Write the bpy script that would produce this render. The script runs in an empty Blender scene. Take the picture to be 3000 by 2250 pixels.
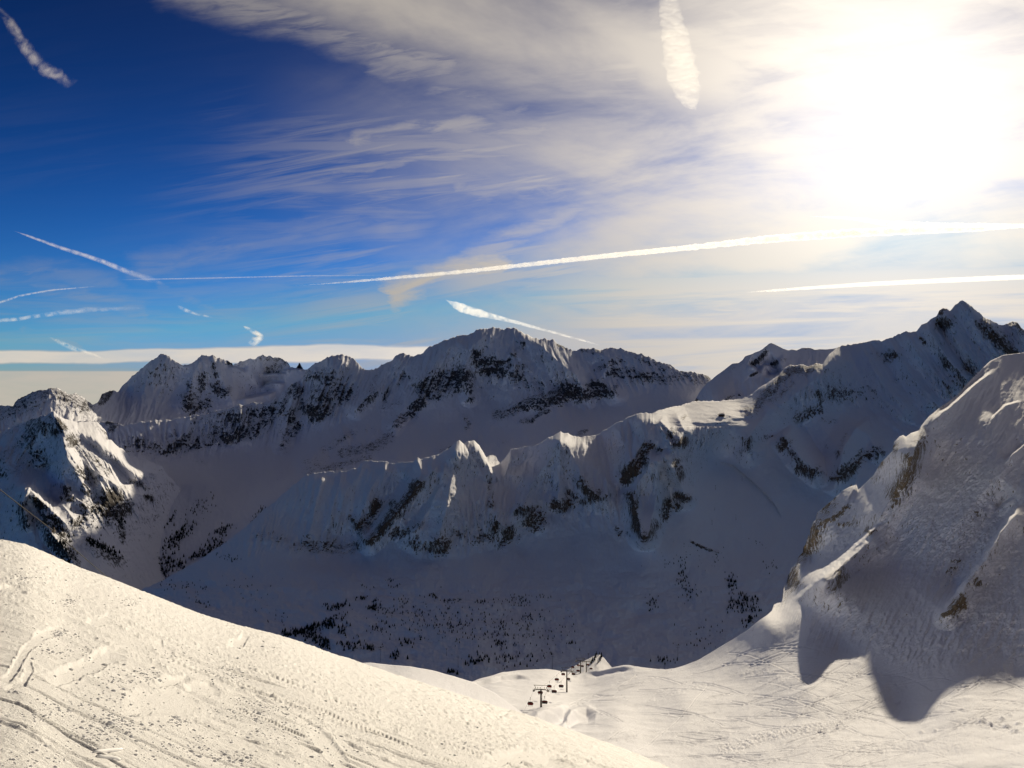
import bpy, bmesh, math, random
import numpy as np
from mathutils import Vector

rng = random.Random(7)
S = bpy.context.scene
C = S.collection
F = 2667.0                      # lens in photo pixels (photo is 3000 wide)
def U(px): return (np.asarray(px, dtype=float) - 1500.0) / F
def V(py): return (1125.0 - np.asarray(py, dtype=float)) / F

# ------------------------------------------------------------------ camera
cam_d = bpy.data.cameras.new("camera")
cam = bpy.data.objects.new("camera", cam_d); C.objects.link(cam)
cam.location = (0, 0, 0); cam.rotation_euler = (math.radians(90), 0, 0)
cam_d.sensor_width = 36.0; cam_d.lens = 36.0 * F / 3000.0
cam_d.clip_start = 0.3; cam_d.clip_end = 200000
S.camera = cam

# ------------------------------------------------------------------ exposure
S.view_settings.view_transform = 'Standard'
S.view_settings.look = 'None'
S.view_settings.gamma = 1.0
S.view_settings.exposure = 0.0
S.cycles.max_bounces = 6
S.cycles.volume_bounces = 1
S.cycles.volume_step_rate = 0.1
S.cycles.volume_max_steps = 256
S.cycles.diffuse_bounces = 5
S.cycles.transparent_max_bounces = 16

# ------------------------------------------------------------------ sun
SUN_AZ = math.atan((2640 - 1500) / F)
SUN_EL = math.radians(16.3)
sdir = Vector((math.sin(SUN_AZ) * math.cos(SUN_EL), math.cos(SUN_AZ) * math.cos(SUN_EL), math.sin(SUN_EL)))
ld = bpy.data.lights.new("sun", 'SUN'); ld.energy = 5.0; ld.angle = math.radians(0.9); ld.color = (1.0, 0.865, 0.64)
lo = bpy.data.objects.new("sun", ld); C.objects.link(lo)
lo.rotation_euler = sdir.to_track_quat('Z', 'Y').to_euler()

# ------------------------------------------------------------------ node expression helper
class G:
    """tiny expression builder over a node tree"""
    def __init__(s, nt): s.nt = nt; s.L = nt.links
    def node(s, t, **kw):
        n = s.nt.nodes.new(t)
        for k, v in kw.items(): setattr(n, k, v)
        return n
    def put(s, sock, v):
        if isinstance(v, bpy.types.NodeSocket): s.L.new(v, sock)
        else: sock.default_value = v
    def m(s, op, a, b=0.0, c=None, clamp=False):
        n = s.node('ShaderNodeMath', operation=op, use_clamp=clamp)
        s.put(n.inputs[0], a); s.put(n.inputs[1], b)
        if c is not None: s.put(n.inputs[2], c)
        return n.outputs[0]
    def add(s, a, b): return s.m('ADD', a, b)
    def sub(s, a, b): return s.m('SUBTRACT', a, b)
    def mul(s, a, b): return s.m('MULTIPLY', a, b)
    def mad(s, a, b, c): return s.m('MULTIPLY_ADD', a, b, c)
    def ss(s, x, a, b, lo=0.0, hi=1.0):
        n = s.node('ShaderNodeMapRange', interpolation_type='SMOOTHSTEP')
        s.put(n.inputs[0], x)
        if a < b: v = (a, b, lo, hi)
        else: v = (b, a, hi, lo)
        for i in range(4): n.inputs[i + 1].default_value = v[i]
        return n.outputs[0]
    def xyz(s, x, y, z=0.0):
        n = s.node('ShaderNodeCombineXYZ')
        s.put(n.inputs[0], x); s.put(n.inputs[1], y); s.put(n.inputs[2], z)
        return n.outputs[0]
    def sep(s, v):
        n = s.node('ShaderNodeSeparateXYZ'); s.put(n.inputs[0], v); return n.outputs
    def noise(s, vec, scale, detail=4, rough=0.55, dist=0.0, lac=2.0):
        n = s.node('ShaderNodeTexNoise'); s.put(n.inputs['Vector'], vec)
        n.inputs['Scale'].default_value = scale; n.inputs['Detail'].default_value = detail
        n.inputs['Roughness'].default_value = rough; n.inputs['Distortion'].default_value = dist
        n.inputs['Lacunarity'].default_value = lac
        return n.outputs['Fac']
    def mixc(s, f, a, b, blend='MIX'):
        n = s.node('ShaderNodeMix', data_type='RGBA', blend_type=blend)
        s.put(n.inputs[0], f)
        for i, v in ((6, a), (7, b)):
            if isinstance(v, tuple) and len(v) == 3: v = (*v, 1)
            s.put(n.inputs[i], v)
        return n.outputs[2]
    def vm(s, op, a, b=None, scale=None):
        n = s.node('ShaderNodeVectorMath', operation=op); s.put(n.inputs[0], a)
        if b is not None: s.put(n.inputs[1], b)
        if scale is not None: s.put(n.inputs['Scale'], scale)
        return n.outputs[1] if op in ('DOT_PRODUCT', 'LENGTH') else n.outputs[0]

# ------------------------------------------------------------------ world: sky with high cirrus
W = bpy.data.worlds.new("World"); S.world = W; W.use_nodes = True
nt = W.node_tree; nt.nodes.clear(); g = G(nt)
out = g.node('ShaderNodeOutputWorld'); bg = g.node('ShaderNodeBackground')
SKY_STRENGTH = 0.10
bg.inputs['Strength'].default_value = SKY_STRENGTH
nt.links.new(bg.outputs[0], out.inputs[0])
sky = g.node('ShaderNodeTexSky', sky_type='NISHITA'); sky.sun_disc = False
sky.sun_elevation = SUN_EL; sky.sun_rotation = SUN_AZ
sky.altitude = 2600; sky.air_density = 1.0; sky.dust_density = 0.6; sky.ozone_density = 3.0
dirn = g.node('ShaderNodeTexCoord').outputs['Generated']
X, Y, Z = g.sep(dirn)
ysafe = g.m('MAXIMUM', Y, 0.12)
u = g.m('DIVIDE', X, ysafe); v = g.m('DIVIDE', Z, ysafe)
front = g.ss(Y, 0.05, 0.35)
def wpx(px): return (px - 1500.0) / F
def wpy(py): return (1125.0 - py) / F
# warp for wispy edges
uv = g.xyz(u, v, 0.0)
warp = g.node('ShaderNodeTexNoise'); g.put(warp.inputs['Vector'], uv); warp.inputs['Scale'].default_value = 7.0; warp.inputs['Detail'].default_value = 5
wv = g.vm('SCALE', g.vm('SUBTRACT', warp.outputs['Color'], (0.5, 0.5, 0.5)), scale=0.03)
warp2 = g.node('ShaderNodeTexNoise'); g.put(warp2.inputs['Vector'], g.xyz(g.mul(u, 14.0), g.mul(v, 40.0), 6.0)); warp2.inputs['Scale'].default_value = 1.0; warp2.inputs['Detail'].default_value = 6; warp2.inputs['Roughness'].default_value = 0.65
uvw = g.vm('ADD', g.vm('ADD', uv, wv), g.vm('MULTIPLY', g.vm('SUBTRACT', warp2.outputs['Color'], (0.5, 0.5, 0.5)), (0.07, 0.024, 0.0)))
def stroke(pts, w, strength, soft=1.0, src=None):
    """soft cloud bank along a polyline of sky directions"""
    src = src or uvw; res = None
    sx, sy, _ = g.sep(src)
    for (ax, ay), (bx, by) in zip(pts[:-1], pts[1:]):
        ax, ay, bx, by = wpx(ax), wpy(ay), wpx(bx), wpy(by)
        dx, dy = bx - ax, by - ay; l2 = dx * dx + dy * dy
        px_, py_ = g.sub(sx, ax), g.sub(sy, ay)
        t = g.m('ADD', g.mul(px_, dx / l2), g.mul(py_, dy / l2), clamp=True)
        ex, ey = g.sub(px_, g.mul(t, dx)), g.sub(py_, g.mul(t, dy))
        d = g.m('SQRT', g.add(g.mul(ex, ex), g.mul(ey, ey)))
        f = g.ss(d, w / F, w / F * (1 - soft) , 0.0, strength)
        res = f if res is None else g.m('MAXIMUM', res, f)
    return res
# plane of the cirrus: perspective streaks
den = g.add(g.m('MAXIMUM', Z, 0.0), 0.10)
pl = g.xyz(g.m('DIVIDE', X, den), g.mul(g.m('DIVIDE', Y, den), 1.0), 0.0)
big = g.noise(pl, 0.55, 6, 0.6, 0.8)
# direction-space streaks, long in u, thin in v, slightly tilted
tilt = g.add(v, g.mul(u, -0.12))
n1 = g.noise(g.xyz(g.mul(u, 1.3), g.mul(tilt, 6.0), 1.7), 2.2, 8, 0.58, 0.4)
tilt2 = g.add(v, g.mul(u, 0.28))
n2 = g.noise(g.xyz(g.mul(u, 1.3), g.mul(tilt2, 3.6), 4.4), 2.2, 7, 0.58, 0.35)
fine = g.noise(g.xyz(g.mul(u, 5.0), g.mul(tilt, 26.0), 3.1), 3.0, 6, 0.6, 0.6)
n3 = g.noise(g.xyz(g.mul(u, 1.0), g.mul(g.add(v, g.mul(u, -0.03)), 17.0), 8.8), 2.0, 8, 0.6, 0.5)
veilmask = g.m('ADD', g.ss(u, wpx(650), wpx(2000), 0.0, 0.95), 0.0)
veil = g.mul(veilmask, g.ss(g.add(g.mul(n1, 0.6), g.mul(n2, 0.4)), 0.34, 0.62, 0.06, 1.0))
sdn = g.vm('DOT_PRODUCT', dirn, tuple(sdir))
parts = [veil, g.mul(g.ss(sdn, 0.86, 0.985, 0.0, 0.8), g.ss(n1, 0.30, 0.62, 0.25, 1.0))]
mod = lambda f, n, a=0.35, b=0.62, lo=0.25: g.mul(f, g.ss(n, a, b, lo, 1.0))
soft = g.noise(g.xyz(g.mul(u, 1.2), g.mul(tilt2, 2.2), 9.1), 2.4, 6, 0.55, 0.2)
# great veil along the top, its lower edge running down to the right
parts.append(mod(stroke([(820, -160), (1180, -20), (1450, 60), (1750, 130), (2100, 200)], 250, 0.92, 0.9), soft, 0.30, 0.56, .45))
parts.append(mod(stroke([(500, -60), (860, 40), (1120, 130), (1300, 200)], 105, 0.55, 1.0), fine, 0.3, 0.6, .3))
parts.append(mod(stroke([(1120, 180), (1300, 260), (1500, 330)], 90, 0.42, 1.0), fine, 0.3, 0.65, .2))
# long flat band under it
parts.append(mod(stroke([(1040, 410), (1300, 372), (1560, 392), (1900, 392), (2300, 360)], 62, 0.62, 1.0), fine, 0.32, 0.6, .45))
parts.append(mod(stroke([(980, 430), (1250, 400), (1480, 420)], 80, 0.35, 1.0), fine, 0.3, 0.6, .3))
parts.append(mod(stroke([(985, 508), (1110, 482), (1300, 448)], 22, 0.42, 1.0), fine, 0.3, 0.6, .3))
parts.append(mod(stroke([(420, 775), (900, 690), (1250, 620), (1700, 560)], 75, 0.26, 1.0), fine, 0.3, 0.62, .3))
parts.append(mod(stroke([(1350, 550), (1700, 560), (2200, 610)], 75, 0.55, 1.0), fine, 0.3, 0.62, .35))
parts.append(mod(stroke([(1800, 620), (2100, 600), (2500, 640), (3100, 600)], 60, 0.5, 1.0), fine, 0.3, 0.62, .35))
parts.append(mod(stroke([(1165, 862), (1235, 828), (1340, 796), (1460, 775)], 62, 1.0, 1.0), fine, 0.28, 0.55, .6))
parts.append(mod(stroke([(1380, 770), (1500, 715), (1640, 640), (1780, 590)], 75, 0.6, 1.0), fine, 0.3, 0.6, .4))
parts.append(mod(stroke([(1900, 690), (2200, 600), (2600, 470), (2900, 380)], 70, 0.6, 1.0), n1, 0.3, 0.6, .4))
parts.append(mod(stroke([(2050, 460), (2110, 430), (2130, 450)], 24, 0.6, 1.0), fine, 0.3, 0.6))
sk1 = g.noise(g.xyz(g.mul(u, 2.2), g.mul(g.add(v, g.mul(u, -0.16)), 34.0), 12.1), 1.6, 9, 0.62, 0.5)
sk2 = g.noise(g.xyz(g.mul(u, 2.0), g.mul(g.add(v, g.mul(u, -0.02)), 26.0), 15.3), 1.6, 9, 0.62, 0.5)
lg = g.noise(g.xyz(g.mul(u, 2.0), g.mul(tilt, 4.0), 21.0), 1.7, 4, 0.5, 0.2)
smask = g.mul(g.ss(u, wpx(350), wpx(1500), 0.05, 1.0), g.mul(g.ss(v, wpy(230), wpy(480), 0.15, 1.0), g.ss(lg, 0.36, 0.6, 0.15, 1.0)))
parts.append(g.mul(smask, g.mul(g.ss(sk1, 0.40, 0.64), 0.78)))
parts.append(g.mul(smask, g.mul(g.ss(sk2, 0.42, 0.66), 0.62)))
parts.append(g.mul(g.ss(v, wpy(700), wpy(950), 0.0, 1.0), g.mul(g.ss(sk2, 0.46, 0.72), 0.30)))
parts.append(mod(stroke([(0, 800), (180, 790), (330, 830)], 60, 0.22), fine))
parts.append(mod(stroke([(120, 850), (260, 858), (420, 900)], 45, 0.3), fine))
parts.append(mod(stroke([(500, 820), (900, 812), (1250, 820)], 26, 0.12), fine))
parts.append(mod(stroke([(470, 832), (520, 860), (620, 900)], 22, 0.2), fine))
parts.append(mod(stroke([(60, 980), (200, 1010), (300, 1060)], 16, 0.3), fine))
parts.append(g.mul(g.mul(g.ss(u, wpx(1150), wpx(1900), 0, 1), g.ss(v, wpy(600), wpy(900), 0, 1)), g.ss(n3, 0.34, 0.6, 0.15, 0.97)))
cloud = parts[0]
for p in parts[1:]: cloud = g.m('MAXIMUM', cloud, p)
# cloud bank low on the left and the sea of cloud under it
n4 = g.noise(g.xyz(g.mul(u, 6.0), g.mul(v, 34.0), 0.0), 1.0, 6, 0.6)
n5 = g.noise(g.xyz(g.mul(u, 9.0), 2.2, 0.0), 1.0, 3, 0.5)
vb = g.add(v, g.add(g.mul(g.sub(n4, 0.5), 0.010), g.mul(g.sub(n5, 0.5), 0.008)))
uvb = g.xyz(u, vb, 0)
bank = stroke([(-500, 1048), (300, 1046), (560, 1040), (830, 1032), (1300, 1034)], 25, 1.0, 0.45, uvb)
thick = stroke([(520, 1046), (800, 1036), (1000, 1040)], 30, 1.0, 0.4, uvb)
bank = g.m('MAXIMUM', bank, thick)
bank = g.mul(bank, g.ss(u, wpx(1450), wpx(1250), 0, 1))
deck = g.mul(g.ss(v, wpy(1083), wpy(1090), 0, 1.0), g.ss(u, wpx(1900), wpx(1000), 0.0, 1.0))
bankdeck = g.mul(g.m('MAXIMUM', bank, deck), g.ss(n4, 0.3, 0.6, 0.72, 1.0))
cloud = g.m('MAXIMUM', cloud, bankdeck)
cloud = g.mul(cloud, front)
# outside the view the sky keeps thin cirrus only
cloud = g.m('MAXIMUM', cloud, g.mul(g.sub(1.0, front), g.mul(g.ss(big, 0.4, 0.75), 0.10)), clamp=True)
# light scattered round the sun
sd = g.vm('DOT_PRODUCT', dirn, tuple(sdir))
sdp = g.m('MAXIMUM', sd, 0.0)
h1 = g.m('POWER', sdp, 90.0); h2 = g.m('POWER', sdp, 16.0); h3 = g.m('POWER', sdp, 5.0)
glowf = g.add(g.add(g.mul(h1, 6.0), g.mul(h2, 1.35)), g.mul(h3, 0.12))
k = 1.0
base = g.node('ShaderNodeHueSaturation'); base.inputs['Saturation'].default_value = 1.22; base.inputs['Value'].default_value = 1.0
g.L.new(sky.outputs[0], base.inputs['Color'])
gm = g.node('ShaderNodeGamma'); g.put(gm.inputs[0], g.vm('SCALE', base.outputs[0], scale=0.1)); gm.inputs[1].default_value = 1.55
basec = g.vm('SCALE', gm.outputs[0], scale=g.ss(Z, 0.02, 0.42, 9.2, 4.2))
basec = g.vm('MULTIPLY', basec, (0.50, 0.78, 1.0))
basec = g.vm('MINIMUM', basec, (2.2, 3.6, 6.0))
glowc = g.vm('SCALE', (1.0, 0.90, 0.74), scale=g.mul(glowf, k))
skyc = g.mixc(1.0, basec, glowc, 'ADD')
cl_b = g.add(g.mul(h3, 1.5), g.add(g.mul(h2, 3.2), 3.8))
cl_b = g.mul(cl_b, g.add(1.0, g.add(g.mul(bank, 0.75), g.mul(deck, 0.35))))
cloudc = g.vm('MULTIPLY', g.vm('SCALE', (1, 1, 1), scale=cl_b), (1.02, 0.92, 0.80))
cloudc = g.mixc(1.0, cloudc, glowc, 'ADD')
full = g.mixc(g.mul(cloud, 0.93), skyc, cloudc)
g.L.new(full, bg.inputs['Color'])

# ------------------------------------------------------------------ numpy noise
def _perm(seed):
    r = np.random.RandomState(seed); p = r.permutation(512); a = r.rand(512) * 2 * np.pi
    return p, np.cos(a), np.sin(a)
_pc = {}
def perlin(x, y, seed=0):
    if seed not in _pc: _pc[seed] = _perm(seed)
    p, gx, gy = _pc[seed]
    xi = np.floor(x).astype(np.int64); yi = np.floor(y).astype(np.int64)
    xf = x - xi; yf = y - yi
    def gr(ix, iy, dx, dy):
        h = p[(p[ix & 511] + iy) & 511]
        return gx[h] * dx + gy[h] * dy
    s = xf * xf * xf * (xf * (xf * 6 - 15) + 10); t = yf * yf * yf * (yf * (yf * 6 - 15) + 10)
    a = gr(xi, yi, xf, yf); b = gr(xi + 1, yi, xf - 1, yf)
    c = gr(xi, yi + 1, xf, yf - 1); d = gr(xi + 1, yi + 1, xf - 1, yf - 1)
    return (a + s * (b - a)) * (1 - t) + (c + s * (d - c)) * t
def fbm(x, y, octv=4, seed=0, gain=0.5, ridge=False):
    a = 1.0; s = 0.0; n = 0.0
    for i in range(octv):
        v_ = perlin(x * 2 ** i + 13.7 * i, y * 2 ** i - 7.1 * i, seed + i)
        if ridge: v_ = 1 - 2.6 * np.abs(v_)
        s = s + a * v_; n += a; a *= gain
    return s / n

def seg_dist(px, py, pts):
    """distance to a polyline, signed side and share of its length"""
    best = np.full(px.shape, 1e9); side = np.zeros(px.shape); tt = np.zeros(px.shape)
    P_ = np.array(pts, float); ln = np.hypot(*(P_[1:] - P_[:-1]).T); cum = np.concatenate([[0], np.cumsum(ln)]); tot = cum[-1] + 1e-9
    for i in range(len(pts) - 1):
        (ax, ay), (bx, by) = pts[i], pts[i + 1]
        dx, dy = bx - ax, by - ay; l2 = dx * dx + dy * dy + 1e-9
        t = np.clip(((px - ax) * dx + (py - ay) * dy) / l2, 0, 1)
        ex, ey = px - ax - t * dx, py - ay - t * dy
        d = np.hypot(ex, ey)
        m = d < best
        best[m] = d[m]; tt[m] = ((cum[i] + t * ln[i]) / tot)[m]
        side[m] = np.sign(dx * ey - dy * ex)[m]
    return best, side, tt

class RBF:
    def __init__(s, pts, c=60.0):
        P = np.array(pts, float); s.P = P[:, :2] / 1000.0; s.c = c / 1000.0
        n = len(P); z = P[:, 2]
        D = np.sqrt(((s.P[:, None] - s.P[None]) ** 2).sum(-1) + s.c ** 2)
        A = np.zeros((n + 3, n + 3)); A[:n, :n] = D; A[:n, n] = 1; A[:n, n + 1:] = s.P
        A[n, :n] = 1; A[n + 1:, :n] = s.P.T
        s.w = np.linalg.lstsq(A, np.concatenate([z, [0, 0, 0]]), rcond=None)[0]
    def __call__(s, px, py):
        q = np.stack([px.ravel(), py.ravel()], 1) / 1000.0; o = np.empty(len(q)); n = len(s.P)
        for i in range(0, len(q), 100000):
            b = q[i:i + 100000]
            D = np.sqrt(((b[:, None] - s.P[None]) ** 2).sum(-1) + s.c ** 2)
            o[i:i + 100000] = D @ s.w[:n] + s.w[n] + b @ s.w[n + 1:]
        return o.reshape(px.shape)

def mesh_grid(name, P, attrs, mat, kind='structure'):
    """P: rows x cols x 3"""
    nr, nc = P.shape[:2]
    idx = np.arange(nr * nc).reshape(nr, nc)
    q = np.stack([idx[:-1, :-1], idx[1:, :-1], idx[1:, 1:], idx[:-1, 1:]], -1).reshape(-1, 4)
    me = bpy.data.meshes.new(name)
    me.vertices.add(nr * nc); me.vertices.foreach_set('co', P.reshape(-1).astype(np.float32))
    me.loops.add(q.size); me.loops.foreach_set('vertex_index', q.reshape(-1).astype(np.int32))
    me.polygons.add(len(q)); me.polygons.foreach_set('loop_start', np.arange(0, q.size, 4, dtype=np.int32))
    me.polygons.foreach_set('loop_total', np.full(len(q), 4, np.int32))
    me.update(calc_edges=True)
    me.polygons.foreach_set('use_smooth', np.ones(len(q), bool))
    for k_, a in attrs.items():
        at = me.attributes.new(k_, 'FLOAT', 'POINT'); at.data.foreach_set('value', a.reshape(-1).astype(np.float32))
    me.materials.append(mat)
    o = bpy.data.objects.new(name, me); C.objects.link(o)
    if kind: o['kind'] = kind
    return o

# ------------------------------------------------------------------ snow and rock materials
def principled(mat):
    nt = mat.node_tree; nt.nodes.clear(); g = G(nt)
    o = g.node('ShaderNodeOutputMaterial'); b = g.node('ShaderNodeBsdfPrincipled')
    nt.links.new(b.outputs[0], o.inputs[0]); return g, b
def mountain_mat(name, sc, rock_a, rock_b, thr=0.0, bump=1.0, snow=(0.84, 0.845, 0.90)):
    """sc: size in metres of the main rock outcrops"""
    m = bpy.data.materials.new(name); m.use_nodes = True; g, b = principled(m)
    pos = g.node('ShaderNodeNewGeometry').outputs['Position']
    rock = g.node('ShaderNodeAttribute', attribute_name='rock').outputs['Fac']
    st = g.vm('MULTIPLY', pos, (1.0, 1.0, 0.38))
    nA = g.noise(st, 1.0 / sc, 8, 0.68, 0.6)
    nB = g.noise(st, 4.0 / sc, 6, 0.7, 0.4)
    nrm = g.node('ShaderNodeNewGeometry').outputs['Normal']
    nz = g.sep(nrm)[2]
    steep = g.ss(nz, 0.85, 0.30, 0.0, 1.0)
    nC = g.noise(g.vm('MULTIPLY', pos, (1.0, 1.0, 0.22)), 3.0 / sc, 5, 0.75, 0.2)
    f = g.add(g.mul(rock, 0.83), g.mul(g.sub(g.add(g.mul(nA, 0.34), g.add(g.mul(nB, 0.33), g.mul(nC, 0.33))), 0.5), 5.6))
    f = g.add(f, g.mul(g.sub(steep, 0.5), 0.5))
    fac = g.ss(f, 0.52 + thr, 0.72 + thr)
    f2 = g.add(f, 0.0)
    rc = g.mixc(g.noise(pos, 3.0 / sc, 6, 0.7), (*rock_a, 1), (*rock_b, 1))
    col = g.mixc(fac, (*snow, 1), rc)
    g.L.new(col, b.inputs['Base Color'])
    b.inputs['Roughness'].default_value = 0.85
    b.inputs['Specular IOR Level'].default_value = 0.15
    bp = g.node('ShaderNodeBump'); bp.inputs['Strength'].default_value = 1.0; bp.inputs['Distance'].default_value = sc * 0.22 * bump
    hsum = g.add(g.mul(nB, g.add(0.25, g.mul(fac, 1.0))), g.mul(fac, 0.35))
    g.L.new(hsum, bp.inputs['Height']); g.L.new(bp.outputs[0], b.inputs['Normal'])
    return m
M_far = mountain_mat('far mountain snow and rock', 21.0, (0.035, 0.036, 0.045), (0.12, 0.115, 0.125))
M_mid = mountain_mat('mid mountain snow and rock', 13.0, (0.06, 0.04, 0.03), (0.27, 0.20, 0.155))
M_left = mountain_mat('left mountain snow and rock', 15.0, (0.03, 0.028, 0.028), (0.10, 0.085, 0.075), -0.04)
M_near = mountain_mat('near mountain snow and rock', 5.0, (0.13, 0.095, 0.06), (0.42, 0.34, 0.24), 0.05)

# ------------------------------------------------------------------ coordinate helpers for traced outlines
def ZC(x0, y0, s): return lambda *p: [(x0 + s * a, y0 + s * b) for a, b in p]
Z2 = ZC(0, 950, .4521); Z3 = ZC(900, 900, .4521); Z4 = ZC(1800, 850, .5425); Z1 = ZC(1450, 1850, .1808)
Z5 = ZC(0, 1500, .4521); Z6 = ZC(1900, 1500, .4973); Z7 = ZC(800, 1600, .4069); ZF = ZC(0, 0, 1.3562)

def interp(pts, x):
    p = sorted(pts); return np.interp(x, [a for a, _ in p], [b for _, b in p])

LAYERS = {}
def build_layer(name, crest, foot, ctrl, px0, px1, step, mat, jag=(3, 30), relief=(20, 60), flute=None,
                ribs=(), ledges=(), rocks=(), back=0.8, backlen=700, seed=1, rockbase=0.0, rows=None, c=60, extra=None, rough=1.0, rocksteep=0.0, fadelen=14.0):
    xs = np.arange(px0, px1 + step, step, dtype=float)
    yc = interp(crest, xs)
    if jag[0]: yc = yc + jag[0] * fbm(xs / jag[1], xs * 0, 5, seed + 50, 0.62)
    yf = interp(foot, xs)
    nr = rows or int(np.ceil(np.max(yf - yc) / step))
    t = np.linspace(0, 1, nr)[:, None]
    kn0 = int(120 / step); yS = np.convolve(np.pad(yc, kn0, mode='edge'), np.ones(2 * kn0 + 1) / (2 * kn0 + 1), 'valid')
    dS = yc - yS
    Hh = np.clip(2.6 * np.max(np.abs(dS)), 40, 240); dS = np.minimum(dS, Hh / 2.6); b0 = (yc - dS)
    PY = b0[None] + (yf - b0)[None] * t
    PY = PY + dS[None] * np.clip(1 - (PY - b0[None]) / Hh, 0, 1) ** 2
    PX = np.repeat(xs[None], nr, 0)
    rbf = RBF(ctrl, c)
    Yd = rbf(PX, PY)
    dep = PY - yc[None]
    fade = 1 - np.exp(-np.maximum(dep, 0) / fadelen)          # keep the skyline where it is
    rock = np.full(PX.shape, float(rockbase))
    for item in rocks:
        pts, w, s_ = item[:3]
        xa = [p[0] for p in pts]; ya = [p[1] for p in pts]
        mk = (PX > min(xa) - 2 * w) & (PX < max(xa) + 2 * w) & (PY > min(ya) - 2 * w) & (PY < max(ya) + 2 * w)
        d, _, _ = seg_dist(PX[mk], PY[mk], pts)
        rr = s_ * np.clip(1.25 - 0.75 * d / w, 0, 1)
        rock[mk] = np.maximum(rock[mk], rr)
    D = np.zeros(PX.shape)
    sc = Yd / F                                             # metres per pixel
    for item in ribs:
        pts, w, a = item
        xa = [p[0] for p in pts]; ya = [p[1] for p in pts]
        mk = (PX > min(xa) - w) & (PX < max(xa) + w) & (PY > min(ya) - w) & (PY < max(ya) + w)
        wob = 5 * fbm(PX[mk] / 30, PY[mk] / 30, 3, seed + 9)
        d, _, tt = seg_dist(PX[mk] + wob, PY[mk], pts)
        D[mk] -= a * np.clip(1 - d / w, 0, 1) ** 1.15 * np.clip(tt * 8 + 0.15, 0, 1)
    for pts, w, a, L_ in ledges:                            # a shelf: depth grows quickly on the upper side of the line
        xa = [p[0] for p in pts]; ya = [p[1] for p in pts]; ext = 4 * L_
        mk = (PX > min(xa) - ext) & (PX < max(xa) + ext) & (PY > min(ya) - ext) & (PY < max(ya) + ext)
        wob = w * 0.5 * fbm(PX[mk] / 25, PY[mk] / 25, 4, seed + 19)
        d, sd_, tt = seg_dist(PX[mk] + wob, PY[mk] + wob, pts)
        endf = np.clip(np.minimum(tt, 1 - tt) * 4, 0, 1); endf = endf * endf * (3 - 2 * endf)
        sdist = d * -sd_
        up = np.clip(sdist / w, 0, 1)
        D[mk] += a * endf * np.where(sdist > 0, up * up * (3 - 2 * up) * np.exp(-np.maximum(sdist - w, 0) / L_), 0)
        D[mk] -= a * 0.35 * endf * np.where(sdist > 0, np.exp(-sdist / w), np.exp(sdist / L_))
    if flute:
        lam, amp, kpts = flute[:3]
        kk = interp(kpts, xs)[None]
        kn = int(160 / step); ycs = np.convolve(np.pad(yc, kn, mode='edge'), np.ones(2 * kn + 1) / (2 * kn + 1), 'valid')
        q = PX - kk * (PY - ycs[None]) + 14 * fbm(PX / 70, PY / 70, 3, seed + 3)
        fl = fbm(q / lam, PY / (lam * 6), 4, seed + 4, 0.55, ridge=True)
        env = 0.45 + 0.9 * np.clip(fbm(PX / 130, PY / 110, 2, seed + 6) + 0.5, 0, 1)
        steep_env = flute[3](PX, PY) if len(flute) > 3 else 1.0
        D -= amp * fl * env * steep_env
        rock = rock + rocksteep * np.clip(steep_env, 0, 1) * (0.5 - 0.5 * fl)
    D += relief[0] * fbm(PX / relief[1], PY / relief[1], 6, seed + 5, 0.52)
    D += relief[0] * (0.10 + 0.26 * np.clip(steep_env if flute and len(flute) > 3 else 0.2, 0, 1)) * fbm(PX / 14, PY / 18, 5, seed + 15, .62)
    rg = np.clip(rock, 0, 1)
    D -= rg * rough * 14 * sc * fbm(PX / 15, PY / 22, 4, seed + 8, 0.6, ridge=True)
    Yd = Yd + D * fade
    Zv = V(PY) * Yd
    if extra: Yd, Zv, rock = extra(PX, PY, Yd, Zv, rock)
    P = np.stack([U(PX) * Yd, Yd, Zv], -1)
    nb = 16
    b = (np.linspace(0, 1, nb + 1)[1:] ** 1.5)[::-1][:, None] * backlen
    Yb = P[0, :, 1][None] + b
    Zb = P[0, :, 2][None] - back * b + np.minimum(b, 60) * 0.12 * fbm(xs / 20, xs * 0 + 3, 4, seed + 77)[None]
    Pb = np.stack([np.repeat(U(xs)[None] * 1.0, nb, 0) * Yb, Yb, Zb], -1)
    P = np.concatenate([Pb, P], 0)
    rk = np.concatenate([np.repeat(rock[:1], nb, 0), rock], 0)
    o = mesh_grid(name, P, {'rock': rk}, mat)
    LAYERS[name] = (xs, PX, PY, Yd, nb, P)
    return o
def surf_y(name, px, py):
    """depth of a terrain sheet at a direction (nearest grid vertex)"""
    xs, PX, PY, Yd, nb, P = LAYERS[name]
    i = int(np.clip(np.searchsorted(xs, px), 0, len(xs) - 1))
    j = int(np.clip(np.searchsorted(PY[:, i], py), 0, PY.shape[0] - 1))
    return P[nb + j, i]

#BEGIN_TERRAIN
# ================================================================== far left mountains
crest = [(-400, 1200)] + Z2((-100, 520), (0, 525), (85, 530), (110, 490), (215, 435), (280, 425), (350, 410), (420, 435), (450, 455), (490, 445), (530, 470),
        (600, 522), (635, 505), (660, 455), (700, 432), (735, 430), (765, 438), (800, 390), (850, 345), (900, 300), (960, 250), (1010, 215), (1040, 195), (1065, 188), (1100, 212), (1140, 240),
        (1180, 262), (1225, 264), (1260, 238), (1290, 215), (1310, 200), (1330, 196), (1350, 208), (1380, 199), (1410, 215), (1460, 228), (1500, 248), (1510, 264), (1560, 240),
        (1620, 228), (1700, 203), (1760, 208), (1830, 225), (1860, 245), (1885, 275), (1920, 283), (1940, 248), (1955, 275), (1975, 292), (2040, 300), (2200, 320), (2600, 400))
foot = [(-400, 1500), (300, 1480), (700, 1330), (1200, 1300)]
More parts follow.
